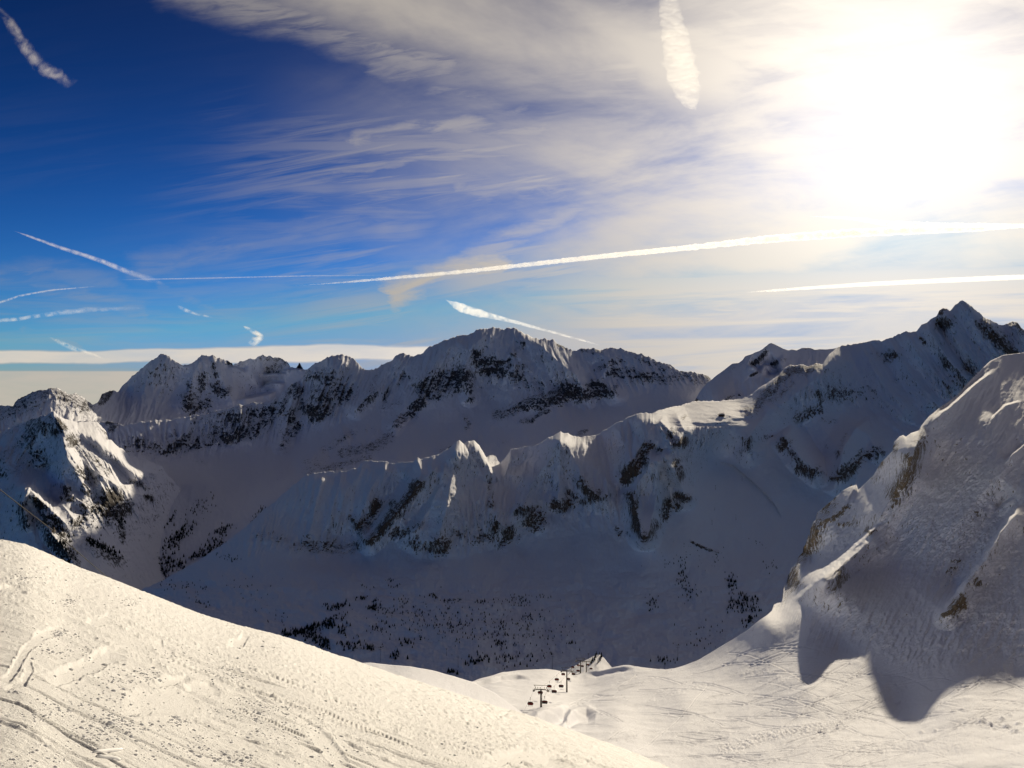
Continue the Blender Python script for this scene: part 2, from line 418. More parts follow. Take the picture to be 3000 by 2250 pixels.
ctrl = [(-300, 1187, 5100), (0, 1187, 5100), (160, 1135, 5150), (280, 1188, 5400), (330, 1150, 5900), (480, 1036, 6200), (600, 1040, 6250), (700, 1060, 6330), (780, 1043, 6420),
        (880, 1080, 6420), (1000, 1090, 6250), (1170, 1130, 6300), (0, 1350, 4500), (-300, 1350, 4400), (160, 1300, 4650), (300, 1300, 5000), (480, 1250, 5600), (560, 1200, 5950), (700, 1180, 6000), (800, 1150, 6300),
        (850, 1200, 5900), (480, 1400, 5100), (330, 1200, 5600), (640, 1150, 6100), (300, 1480, 4500), (700, 1330, 5300), (1100, 1300, 5300)]
build_layer('far_mountain', crest, foot, ctrl, -300, 1170, 2.0, M_far, jag=(13, 18), relief=(70, 110), flute=(30, 45, [(0, 0.0), (480, -0.35), (600, 0.3), (1000, 0.0)],
            lambda x, y: np.interp(x, [0, 300, 640, 700, 1000], [1, 1, 1, .03, .03])), rocksteep=.4,
    ribs=[(Z2((1065, 190), (980, 330), (930, 450), (880, 560)), 55, 60), (Z2((1385, 200), (1400, 290), (1440, 370), (1470, 450)), 40, 40), (Z2((1310, 205), (1270, 300), (1230, 420), (1215, 520)), 40, 60),
          (Z2((1190, 270), (1150, 400), (1080, 520)), 35, -60)],
    ledges=[(Z2((1060, 192), (1110, 225), (1185, 268)), 5, 90, 14), (Z2((1470, 285), (1520, 275), (1590, 320)), 8, 90, 22), (Z2((1690, 335), (1760, 325), (1860, 322)), 7, 170, 26),
            (Z2((1820, 305), (1900, 292), (1980, 300)), 7, 120, 20), (Z2((1680, 425), (1760, 385), (1850, 390)), 9, 190, 26), (Z2((1530, 500), (1620, 480), (1720, 460), (1800, 430)), 9, 230, 30)],
    rocks=[(Z2((-50, 560), (60, 560), (120, 520), (230, 460), (350, 440), (440, 480), (520, 500), (570, 530)), 30, .75), (Z2((0, 600), (100, 580), (250, 520)), 20, .55), (Z2((350, 420), (440, 470), (560, 520)), 10, .9), (Z2((130, 480), (230, 430), (350, 412)), 8, .85),
           (Z2((660, 470), (690, 450), (720, 440), (690, 480), (650, 510)), 10, 1.0), (Z2((1210, 480), (1230, 540), (1290, 530), (1340, 510)), 24, .78), (Z2((1230, 390), (1220, 500)), 9, .6), (Z2((1320, 330), (1290, 480)), 12, .55),
           (Z2((1400, 400), (1430, 440), (1480, 430)), 16, .82), (Z2((1380, 250), (1400, 330)), 8, .5), (Z2((860, 470), (930, 360), (1000, 290)), 12, .38), (Z2((1060, 200), (960, 330), (870, 480)), 40, .28), (Z2((1380, 210), (1440, 240), (1500, 250)), 7, .5),
           (Z2((1700, 210), (1760, 212), (1850, 245)), 8, .35), (Z2((1930, 280), (1940, 255), (1960, 285)), 6, .8)],
    seed=11, backlen=900)

# ================================================================== central massif
crest = [(-300, 1300), (0, 1290), (100, 1262)] + Z2((300, 660), (450, 640), (560, 625), (650, 632), (700, 632), (760, 640), (800, 655), (840, 650), (900, 635), (1020, 620), (1060, 628), (1150, 610), (1260, 588), (1300, 590), (1400, 560),
        (1480, 545), (1550, 520), (1600, 522), (1640, 505), (1700, 510), (1760, 496), (1810, 455), (1850, 430), (1880, 395), (1920, 368), (1950, 375), (1965, 340), (1985, 300), (2040, 252), (2080, 240)) + \
        Z3((130, 325), (165, 312), (230, 305), (260, 312), (300, 332), (340, 375), (375, 407), (400, 405), (430, 403), (460, 390), (500, 365), (540, 348), (580, 310), (605, 300), (630, 298), (660, 310), (700, 316), (740, 300), (800, 250), (850, 235),
           (900, 210), (990, 180), (1045, 181), (1070, 165), (1100, 145), (1150, 138), (1210, 130), (1260, 142), (1310, 132), (1360, 140), (1400, 165), (1440, 182), (1470, 205), (1520, 202), (1560, 210), (1595, 206), (1620, 238), (1650, 248),
           (1680, 262), (1720, 282), (1760, 275), (1775, 262), (1810, 272), (1860, 262), (1900, 278), (1960, 262), (2040, 265), (2100, 288), (2160, 300), (2212, 315)) + \
        Z4((60, 327), (130, 342), (180, 362), (230, 385), (300, 400), (335, 425), (370, 440), (420, 438), (450, 448), (490, 455), (510, 468), (560, 520), (700, 560), (900, 600))
foot = [(-300, 1800), (350, 1850), (600, 1700), (1000, 1520), (1400, 1450), (2300, 1450)]
ctrl = [(-300, 1300, 4400), (0, 1290, 4300), (290, 1235, 4300), (370, 1245, 4250), (560, 1215, 4350), (700, 1185, 4400), (800, 1170, 4450), (870, 1110, 4600), (950, 1040, 4650), (1000, 1038, 4650), (1070, 1085, 4600), (1180, 1035, 4650), (1280, 1000, 4680),
        (1450, 960, 4720), (1620, 1000, 4650), (1700, 1020, 4600), (1900, 1042, 4500), (2080, 1105, 4350), (2200, 1150, 4200), (370, 1350, 3950), (560, 1330, 4100), (700, 1330, 4100), (850, 1300, 4150), (600, 1420, 3700), (500, 1500, 3450), (420, 1600, 3200),
        (420, 1720, 2950), (700, 1500, 3350), (800, 1420, 3500), (900, 1400, 3500), (1000, 1200, 4300), (1150, 1200, 4250), (1150, 1300, 3850), (1300, 1250, 4050), (1400, 1150, 4350), (1500, 1220, 4050), (1700, 1180, 4200), (1700, 1280, 3750), (1900, 1150, 4200),
        (1950, 1230, 3850), (2050, 1200, 3950), (1300, 1400, 3400), (1000, 1450, 3300), (1600, 1400, 3400), (2100, 1300, 3600), (2300, 1300, 3600), (0, 1500, 3700), (-300, 1800, 3000), (300, 1800, 2850), (700, 1700, 2900), (1400, 1600, 2900), (2100, 1600, 3000),
        (1400, 1010, 4550), (1300, 1180, 4250), (1650, 1100, 4350), (1550, 1150, 4250)]
build_layer('central_mountain', crest, foot, ctrl, -250, 2300, 2.0, M_far, jag=(13, 15), relief=(55, 120), flute=(24, 46, [(300, 0.2), (800, -0.3), (1100, -0.5), (1400, -0.25), (1600, 0.3), (2000, 0.6)],
            lambda x, y: np.clip((np.interp(x, [0, 500, 900, 1100, 1400, 1650, 1900, 2100], [1330, 1370, 1300, 1210, 1200, 1240, 1150, 1130]) - y) / 60, 0.03, 1)), rocksteep=.62,
    ribs=[(Z3((1365, 142), (1500, 240), (1600, 330), (1750, 450), (1800, 560)), 50, 120), (Z3((1210, 132), (1040, 280), (1020, 400), (1050, 580)), 34, 80), (Z3((990, 182), (850, 330), (760, 470)), 45, 90), (Z3((230, 306), (130, 450), (60, 640)), 45, 90),
          (Z3((620, 300), (500, 450), (420, 560), (320, 650)), 40, 80), (Z3((760, 560), (620, 660), (560, 760)), 35, 60), (Z3((1860, 265), (1960, 330), (1940, 400), (1890, 470), (2000, 560)), 40, 70), (Z3((1300, 280), (1370, 330), (1330, 420)), 35, 60),
          (Z2((1560, 520), (1560, 640), (1500, 720)), 30, 60), (Z2((1930, 370), (1870, 560), (1830, 780)), 36, 70), (Z2((1260, 590), (1200, 700), (1080, 800)), 26, 50), (Z2((1020, 622), (900, 720)), 24, 40), (Z3((1380, 650), (1540, 590), (1700, 540)), 30, 40),
          (Z3((1150, 400), (1180, 600)), 60, -60), (Z3((280, 820), (100, 900), (0, 1000)), 40, 60)],
    ledges=[(Z3((1400, 172), (1440, 190), (1480, 212)), 6, 60, 12)],
    rocks=[(Z2((840, 790), (950, 790), (1060, 810), (1200, 790), (1330, 770), (1400, 720), (1500, 640), (1600, 570), (1700, 540)), 32, .62), (Z2((1240, 600), (1400, 580), (1560, 535), (1640, 520)), 16, .62), (Z2((1500, 600), (1560, 700), (1430, 740)), 24, .7),
           (Z2((1780, 500), (1730, 600), (1620, 720)), 18, .66), (Z2((1900, 390), (1940, 420), (1900, 440), (1880, 430)), 15, .9), (Z2((1850, 440), (1820, 560)), 12, .6), (Z2((1880, 600), (1930, 680), (1860, 730), (1830, 810)), 20, .72), (Z2((700, 640), (760, 650), (720, 680)), 11, .9),
           (Z2((900, 650), (1020, 628)), 8, .5), (Z2((1120, 700), (1160, 760)), 9, .6), (Z2((1030, 830), (1150, 830)), 14, .6), (Z2((1230, 870), (1320, 900)), 8, .55), (Z2((2030, 540), (2060, 600), (2110, 560), (2060, 540)), 20, .66), (Z2((1990, 320), (2100, 330), (2170, 420), (2130, 470), (2070, 420)), 18, .58),
           (Z3((100, 440), (160, 520), (270, 570), (120, 590), (60, 560)), 24, .62), (Z3((0, 650), (60, 700), (110, 660)), 20, .7), (Z3((460, 400), (410, 540)), 9, .5), (Z3((440, 540), (340, 650)), 11, .6), (Z3((660, 460), (620, 480)), 10, .5),
           (Z3((520, 560), (500, 660), (600, 620)), 13, .55), (Z3((740, 540), (830, 570), (960, 500), (1010, 450), (880, 470), (780, 490)), 24, .72), (Z3((740, 590), (700, 680), (620, 720), (580, 750)), 22, .85), (Z3((560, 690), (520, 760)), 12, .5),
           (Z3((1090, 310), (1140, 400), (1260, 420), (1290, 370), (1160, 350)), 16, .66), (Z3((1400, 230), (1340, 300)), 9, .62), (Z3((1340, 430), (1400, 500), (1480, 520), (1560, 540)), 24, .52), (Z3((1230, 700), (1320, 680), (1420, 620), (1520, 600), (1640, 540), (1740, 560)), 21, .92),
           (Z3((1500, 640), (1620, 600)), 22, .85), (Z3((1560, 600), (1660, 520), (1740, 530)), 17, .8), (Z3((1800, 560), (1860, 490), (1960, 540), (1840, 560)), 17, .85), (Z3((1950, 560), (2000, 550)), 12, .7), (Z3((1390, 740), (1450, 740), (1500, 700), (1560, 670)), 10, .95),
           (Z3((1020, 720), (1050, 760), (1030, 790)), 10, .9), (Z3((1260, 880), (1310, 870)), 9, .6), (Z3((1760, 820), (1810, 800)), 10, .9), (Z3((850, 930), (930, 910)), 10, .7), (Z3((1050, 480), (1060, 590)), 10, .5), (Z3((1400, 380), (1440, 400)), 8, .55),
           (Z3((1880, 400), (1960, 370), (2020, 350)), 14, .62), (Z3((1780, 280), (1900, 290)), 9, .75), (Z3((2030, 430), (2100, 440), (2200, 440)), 20, .5), (Z3((1620, 245), (1680, 268)), 6, .9),
           (Z4((0, 440), (100, 450), (200, 470), (280, 490), (350, 460), (440, 480), (500, 480)), 22, .74), (Z4((0, 540), (10, 520)), 8, .9), (Z4((100, 350), (200, 390), (320, 430), (460, 460)), 16, .6),
           (Z3((110, 920), (200, 870), (290, 820)), 18, .72), (Z3((230, 940), (350, 920), (450, 900), (530, 840)), 24, .85), (Z3((130, 1040), (260, 1010), (400, 970)), 13, .85), (Z3((0, 1000), (80, 1030), (0, 1070)), 20, .7), (Z3((360, 800), (440, 800)), 13, .55),
           (Z2((1650, 1280), (1700, 1230)), 14, .9), (Z2((2000, 890), (2100, 860), (2212, 800)), 18, .55), (Z2((1800, 1000), (1860, 950)), 10, .5), (Z2((1860, 1080), (1960, 1000)), 10, .5), (Z2((2080, 940), (2212, 930)), 10, .8),
           (Z2((300, 560), (700, 640)), 20, .5)],
    seed=23, backlen=900)

# ================================================================== far right peak behind the pass
crest = Z4((380, 700), (430, 605), (460, 550), (500, 500), (545, 466), (600, 425), (640, 395), (670, 393), (690, 380), (705, 358), (740, 345), (780, 330), (800, 318), (815, 305), (835, 290), (850, 284), (880, 298), (910, 313), (940, 325), (960, 320),
        (985, 325), (1010, 312), (1050, 310), (1080, 320), (1110, 318), (1150, 320), (1200, 312), (1300, 320), (1600, 330), (2000, 340))
foot = [(1900, 1330), (3000, 1330)]
ctrl = [(2010, 1230, 3950), (2040, 1170, 4000), (2100, 1100, 4050), (2180, 1058, 4100), (2260, 1005, 4250), (2330, 1028, 4250), (2450, 1020, 4250), (2700, 1020, 4300), (2100, 1170, 3800), (2150, 1170, 3850), (2250, 1090, 4020), (2350, 1090, 4020), (2200, 1120, 3950),
        (2300, 1200, 3600), (2700, 1300, 3500), (2000, 1330, 3600)]
build_layer('pass_mountain', crest, foot, ctrl, 2000, 2750, 2.0, M_far, jag=(3, 16), relief=(35, 90), flute=(26, 12, [(2000, .3), (2700, -.3)]),
    ledges=[(Z4((715, 405), (760, 425), (775, 450)), 6, 120, 20), (Z4((780, 412), (830, 408), (880, 432)), 4, 90, 18), (Z4((810, 478), (870, 470), (920, 440)), 9, 170, 30)],
    rocks=[(Z4((820, 310), (800, 350), (750, 400)), 9, .8), (Z4((690, 380), (640, 420), (620, 440)), 8, .6), (Z4((740, 460), (790, 440)), 7, .7), (Z4((850, 400), (930, 370)), 7, .7), (Z4((600, 580), (680, 565)), 7, .7), (Z4((1020, 315), (1100, 322)), 5, .8),
           (Z4((430, 600), (440, 590)), 6, .9)],
    seed=31, backlen=600)

# ================================================================== middle ridge, the pass and the right-hand ridge with their bowl and valley floor
crest = [(-400, 2050), (0, 1950), (300, 1790), (425, 1724)] + Z5((1130, 400), (1280, 320), (1420, 225), (1500, 170)) + Z2((1640, 1270), (1700, 1210), (1800, 1130), (1900, 1040), (2000, 975), (2060, 960), (2100, 955)) + \
        Z3((0, 1082), (100, 1070), (230, 1065), (330, 1040), (350, 1010), (390, 990), (450, 1000), (480, 998), (510, 996), (530, 1008), (570, 1016), (600, 1003), (650, 1005), (690, 998), (715, 975), (730, 985), (790, 970), (850, 955), (880, 940), (930, 905), (965, 875), (985, 860), (1000, 875),
           (1015, 888), (1040, 870), (1080, 862), (1110, 890), (1140, 935), (1160, 972), (1180, 962), (1200, 957), (1225, 970), (1240, 1000), (1252, 1012), (1270, 990), (1300, 950), (1320, 917), (1350, 918), (1400, 905), (1480, 895), (1520, 875), (1560, 848), (1600, 830), (1640, 806), (1665, 818),
           (1690, 815), (1720, 832), (1760, 842), (1830, 835), (1880, 826), (1920, 802), (1960, 778), (2000, 750), (2050, 735), (2100, 708), (2140, 690), (2170, 685), (2212, 690)) + \
        Z4((60, 690), (110, 672), (170, 663), (200, 665), (250, 645), (300, 632), (360, 622), (430, 600), (480, 598), (560, 600), (620, 594), (690, 585), (720, 577), (750, 555), (780, 530), (820, 505), (860, 478), (890, 455), (920, 420), (950, 405), (1000, 405), (1020, 402), (1050, 412), (1090, 395), (1125, 400),
           (1150, 360), (1175, 330), (1205, 310), (1230, 296), (1280, 292), (1330, 285), (1370, 275), (1410, 268), (1440, 274), (1480, 262), (1530, 240), (1575, 222), (1600, 225), (1630, 222), (1660, 185), (1700, 165), (1740, 138), (1755, 110), (1775, 92), (1790, 100), (1812, 112), (1830, 90), (1850, 70), (1878, 53),
           (1905, 68), (1930, 85), (1945, 105), (1970, 118), (1990, 142), (2040, 165), (2090, 190), (2130, 178), (2150, 166), (2175, 175), (2195, 202), (2212, 215), (2280, 230), (2400, 180), (2600, 230), (3000, 300))
foot = [(-400, 2300), (600, 2150), (1400, 2080), (2300, 2030), (3400, 1900)]
ctrl = [(-400, 2050, 2000), (0, 1950, 2150), (300, 1790, 2350), (430, 1722, 2450), (600, 1600, 2560), (720, 1515, 2620), (900, 1388, 2750), (1080, 1352, 2800), (1340, 1290, 2780), (1400, 1330, 2800), (1460, 1357, 2870), (1490, 1330, 2890), (1640, 1265, 2850), (1750, 1275, 2920), (1900, 1212, 2850),
        (2000, 1186, 3250), (2100, 1173, 3350), (2170, 1168, 3350), (1900, 1218, 2830), (1990, 1226, 2860), (2060, 1220, 2910), (2130, 1214, 2960), (2190, 1205, 3100), (2250, 1125, 3320), (2350, 1080, 3380), (2410, 1065, 3400), (2450, 1018, 3620), (2640, 970, 3560), (2820, 878, 3500), (3000, 960, 3400), (3400, 1000, 3200),
        (1000, 1600, 2560), (900, 1550, 2600), (1340, 1500, 2520), (1340, 1620, 2400), (1100, 1450, 2680), (1650, 1500, 2560), (1650, 1400, 2680), (1470, 1480, 2590), (1490, 1600, 2450), (1850, 1350, 2650), (1950, 1400, 2560), (1900, 1530, 2420), (1400, 1700, 2250), (1000, 1700, 2300), (700, 1700, 2350),
        (700, 1800, 2150), (1400, 1850, 1950), (1000, 1850, 2000), (600, 1850, 2050), (1400, 2000, 1700), (1900, 2000, 1750), (1900, 1750, 2150), (2100, 1300, 2850), (2100, 1450, 2640), (2100, 1600, 2400), (2200, 1750, 2150), (2250, 1250, 3000), (2300, 1350, 2850), (2450, 1450, 2750), (2450, 1550, 2580), (2300, 1600, 2450),
        (2350, 1200, 3150), (2500, 1200, 3300), (2600, 1150, 3350), (2700, 1100, 3380), (2640, 1400, 2850), (2850, 1150, 3200), (3000, 1200, 3100), (3400, 1200, 2950), (1400, 2300, 1400), (600, 2200, 1600), (2300, 2200, 1500), (300, 1900, 2000), (3300, 1700, 2300), (-400, 2300, 1700), (2500, 1320, 2950)]
MIDRIBS = [(Z3((985, 862), (900, 1000), (870, 1120), (800, 1300), (700, 1450)), 60, 40), (Z3((985, 862), (940, 1100), (900, 1320), (850, 1500)), 40, 35), (Z3((990, 870), (1060, 980), (1130, 1100), (1200, 1300), (1250, 1400)), 50, 34), (Z3((1085, 865), (1140, 950), (1190, 1070)), 30, 60),
           (Z3((870, 1000), (700, 1180), (560, 1350), (400, 1510)), 40, 55), (Z3((640, 1080), (500, 1280), (420, 1420)), 36, -50), (Z3((510, 1000), (400, 1200), (330, 1400)), 36, 40), (Z3((715, 980), (740, 1080), (700, 1140)), 20, 30), (Z3((390, 992), (250, 1200), (200, 1380)), 40, 35),
           (Z3((100, 1080), (60, 1250), (20, 1450)), 40, 30), (Z3((230, 1070), (160, 1300), (120, 1500)), 30, 25), (Z3((1640, 808), (1560, 1000), (1450, 1150), (1400, 1300)), 50, 55), (Z3((1640, 808), (1720, 960), (1800, 1150), (1900, 1230)), 46, 50), (Z3((1640, 808), (1640, 1000), (1620, 1250)), 36, 40),
           (Z3((1770, 845), (1830, 1000), (1960, 1150)), 36, 30), (Z3((2000, 760), (2060, 900), (2060, 1080)), 40, 40), (Z3((2170, 690), (2190, 850), (2100, 1000)), 40, 45), (Z3((1320, 920), (1300, 1080), (1400, 1100)), 36, 30),
           (Z4((170, 665), (230, 740), (290, 800), (320, 870), (370, 980)), 44, 34), (Z4((260, 870), (330, 1000), (390, 1120)), 34, 60), (Z4((230, 870), (100, 1100), (150, 1330)), 40, 50), (Z4((230, 880), (230, 1100), (180, 1330)), 40, 45), (Z4((330, 660), (380, 760), (340, 830)), 26, 40), (Z4((240, 700), (300, 760)), 20, 30),
           (Z4((860, 610), (720, 800), (720, 860)), 50, 50), (Z4((900, 760), (1000, 900), (1100, 980)), 44, 70), (Z4((1320, 710), (1240, 850), (1200, 1010)), 50, 80), (Z4((1320, 710), (1400, 830), (1440, 870)), 40, 50), (Z4((1000, 700), (1130, 900), (1150, 1000)), 40, -60),
           (Z4((900, 420), (800, 540), (740, 640)), 30, 50), (Z4((1220, 300), (1100, 470), (900, 620)), 60, 50), (Z4((1580, 225), (1640, 350), (1800, 520)), 34, 55), (Z4((1680, 170), (1750, 300), (1900, 480)), 34, 60), (Z4((1780, 95), (1830, 250), (1980, 420)), 34, 50), (Z4((1740, 140), (1800, 290), (1940, 470)), 24, -50),
           (Z4((1900, 60), (1990, 220), (2060, 340)), 40, 60), (Z4((1985, 140), (2080, 250), (2140, 330)), 26, 70), (Z4((1480, 265), (1560, 400), (1700, 600)), 34, 50), (Z4((1330, 288), (1400, 430), (1560, 640)), 36, 40), (Z4((2160, 170), (2190, 260), (2210, 330)), 30, 50)]
MIDRIBS = [(p_, w_ * 1.15, a_ * ((1.15 if p_[0][0] < 1210 else 1.9) if p_[0][0] < 2200 else 1.35)) for p_, w_, a_ in MIDRIBS]
MIDROCK = [(Z3((0, 1540), (60, 1580), (110, 1560), (200, 1570), (280, 1560)), 24, .8), (Z3((-300, 1480), (-180, 1500), (-60, 1540)), 16, .6), (Z2((1880, 1450), (2000, 1450), (2100, 1470), (2212, 1460)), 18, .66), (Z3((400, 1510), (480, 1430), (560, 1320), (640, 1240), (720, 1140)), 15, 1.0), (Z3((560, 1270), (580, 1320)), 18, .9), (Z3((340, 1420), (370, 1450), (430, 1360), (450, 1280)), 16, .9),
           (Z3((290, 1360), (350, 1420)), 12, .7), (Z3((560, 1480), (630, 1450), (720, 1410)), 12, .65), (Z3((690, 1520), (720, 1580)), 14, .55), (Z3((800, 1560), (870, 1600), (900, 1540), (850, 1520)), 20, .58), (Z3((980, 1470), (1000, 1480)), 9, .6), (Z3((1080, 1520), (1130, 1490), (1180, 1500), (1220, 1400)), 15, .55),
           (Z3((1250, 1550), (1310, 1500), (1310, 1440)), 16, .75), (Z3((1370, 1520), (1380, 1480)), 8, .6), (Z3((1180, 1160), (1195, 1280)), 10, .65), (Z3((1380, 1330), (1430, 1310), (1380, 1290)), 14, .6), (Z3((1450, 1400), (1500, 1420), (1530, 1390), (1490, 1340)), 18, .78), (Z3((1600, 1280), (1660, 1300), (1700, 1260)), 18, .66),
           (Z3((1790, 1130), (1820, 1190), (1890, 1200)), 16, .8), (Z3((1700, 1210), (1780, 1260), (1930, 1220)), 12, .5), (Z3((2060, 1100), (2100, 1050), (2160, 990), (2212, 900)), 15, .95), (Z3((2090, 1210), (2130, 1300), (2130, 1420), (2180, 1490)), 12, .85), (Z3((2000, 1440), (2030, 1470)), 14, .8), (Z3((1360, 1060), (1480, 1060)), 14, .4),
           (Z4((60, 1030), (110, 970), (150, 930), (185, 840)), 14, .95), (Z4((230, 880), (250, 860)), 8, .8), (Z4((90, 1100), (110, 1200), (140, 1290), (170, 1330)), 13, .9), (Z4((180, 1320), (220, 1270)), 14, .55), (Z4((280, 1220), (290, 1150), (330, 1170)), 15, .85), (Z4((340, 1110), (390, 1120)), 12, .85), (Z4((330, 930), (360, 1000)), 12, .6),
           (Z4((310, 760), (330, 820), (370, 820)), 15, .7), (Z4((370, 690), (385, 680)), 8, .9), (Z4((560, 672), (590, 668)), 5, .9),
           (Z4((720, 650), (760, 640), (800, 580), (850, 540), (900, 480), (960, 430), (1020, 430), (1100, 405)), 22, .92), (Z4((840, 600), (900, 560), (960, 500)), 14, .75), (Z4((990, 690), (1050, 660), (1110, 650)), 14, .7), (Z4((1130, 700), (1200, 710)), 11, .7), (Z4((910, 800), (950, 820), (900, 840)), 13, .75), (Z4((820, 790), (870, 790)), 8, .5),
           (Z4((720, 780), (720, 860)), 12, .5), (Z4((1000, 960), (1060, 990), (1100, 960)), 16, .68), (Z4((960, 870), (1000, 940)), 12, .5), (Z4((1215, 890), (1230, 820), (1250, 780)), 10, .75), (Z4((1220, 1000), (1290, 950), (1340, 900), (1430, 860)), 18, .85), (Z4((1160, 1010), (1240, 1020)), 9, .6), (Z4((1180, 560), (1350, 560)), 22, .42),
           (Z4((1400, 340), (1450, 370), (1530, 340)), 14, .58), (Z4((1740, 170), (1780, 190), (1820, 160)), 15, .68), (Z4((1755, 120), (1790, 100)), 8, .9), (Z4((1650, 260), (1670, 280)), 7, .7), (Z4((1990, 170), (2040, 230), (2110, 290), (2150, 330)), 18, .9), (Z4((2060, 200), (2110, 250)), 10, .7), (Z4((2130, 180), (2180, 190), (2212, 230)), 10, .85),
           (Z4((1860, 70), (1910, 90), (1940, 100)), 9, .6), (Z4((1780, 400), (1820, 500), (1900, 430)), 26, .42), (Z4((1520, 490), (1510, 500)), 8, .6), (Z4((1300, 560), (1380, 580)), 18, .4), (Z4((415, 1357), (480, 1390), (560, 1415)), 4.5, .95), (Z4((1000, 330), (1420, 272)), 5, .35), (Z4((1100, 560), (1120, 600)), 8, .5)]
def mid_extra(PX, PY, Yd, Zv, rock):
    # humps and hollows of the shaded valley floor
    m = np.clip((PY - 1620) / 120, 0, 1)
    Zv = Zv + m * (14 * fbm(PX / 120, PY / 45, 5, 404) + 3 * fbm(PX / 22, PY / 12, 3, 410))
    pl_ = (PX > 1890) & (PX < 2220) & (PY < 1262)
    Yd = Yd + np.where(pl_, 48 * fbm(PX / 70, PY / 17, 4, 431, .55), 0) * np.clip((PX - 1890) / 30, 0, 1) * np.clip((2220 - PX) / 30, 0, 1) * np.clip((1262 - PY) / 20, 0, 1)
    # piste cut crossing the bowl
    d, sd_, tt = seg_dist(PX, PY, Z4((560, 925), (640, 945), (730, 1020), (830, 1110), (880, 1180), (905, 1235)))
    Yd = Yd - 16 * np.exp(-(d / 8) ** 2) * (sd_ < 0) * np.clip(np.minimum(tt, 1 - tt) * 8, 0, 1)
    return Yd, Zv, rock
build_layer('valley_and_ridges', crest, foot, ctrl, -350, 3400, 2.0, M_mid, jag=(9, 16), relief=(26, 110), flute=(27, 34, [(600, -.5), (900, -.25), (1250, -.3), (1340, 0.2), (1500, -.3), (1700, 0.1), (1900, 0.0), (2200, -.2), (2450, .2), (2700, .6), (3000, .5)],
            lambda x, y: np.clip((np.interp(x, [0, 500, 900, 1300, 1500, 1800, 2000, 2200, 2500, 3000], [1600, 1660, 1640, 1650, 1600, 1550, 1430, 1180, 1250, 1500]) - y) / 60, 0.04, 1) * np.interp(x, [1150, 1300], [.5, 1]) * (1 - .97 * ((x > 1915) & (x < 2200) & (y < 1250)))),
    ribs=MIDRIBS, rocksteep=.38, ledges=[(Z3((985, 862), (1040, 940), (1090, 1010), (1140, 1090)), 6, 26, 10), (Z3((1085, 866), (1130, 930), (1190, 1070)), 5, 20, 10), (Z4((230, 720), (290, 800), (330, 900)), 5, 30, 10)],
    rocks=MIDROCK, seed=41, backlen=500, extra=mid_extra)

# ================================================================== left peak with its sunlit flank
crest = [(-600, 1230), (-300, 1300)] + Z2((-100, 740), (0, 700), (60, 672), (100, 650), (150, 635), (200, 612), (260, 600), (300, 582), (330, 574), (350, 562), (365, 578), (385, 592), (420, 612), (460, 622), (500, 636), (525, 632), (560, 625), (600, 628), (640, 640), (660, 660), (690, 700), (702, 742), (740, 770),
        (780, 800), (850, 858), (900, 868), (950, 880), (1000, 898), (1045, 915), (1100, 990), (1250, 1150), (1400, 1300), (1700, 1600))
foot = [(-600, 2050), (0, 1900), (500, 1850), (900, 1750)]
ctrl = [(-600, 1230, 3400), (-300, 1300, 3300), (0, 1266, 3350), (100, 1230, 3250), (158, 1204, 3150), (220, 1235, 3260), (310, 1262, 3420), (400, 1345, 3480), (470, 1363, 3600), (560, 1470, 3700), (700, 1600, 3600),
        (190, 1330, 2990), (250, 1370, 3000), (330, 1420, 3060), (400, 1400, 3260), (300, 1330, 3170), (100, 1400, 2950), (0, 1420, 2960), (160, 1500, 2760), (250, 1500, 2800), (350, 1500, 3000), (420, 1500, 3200), (80, 1420, 2850), (120, 1560, 2640), (180, 1650, 2520), (240, 1720, 2430),
        (20, 1600, 2640), (-100, 1600, 2700), (300, 1650, 2640), (400, 1700, 2800), (500, 1600, 3250), (500, 1850, 2600), (0, 1900, 2200), (-600, 2050, 2100), (-600, 1600, 2700), (300, 1850, 2300)]
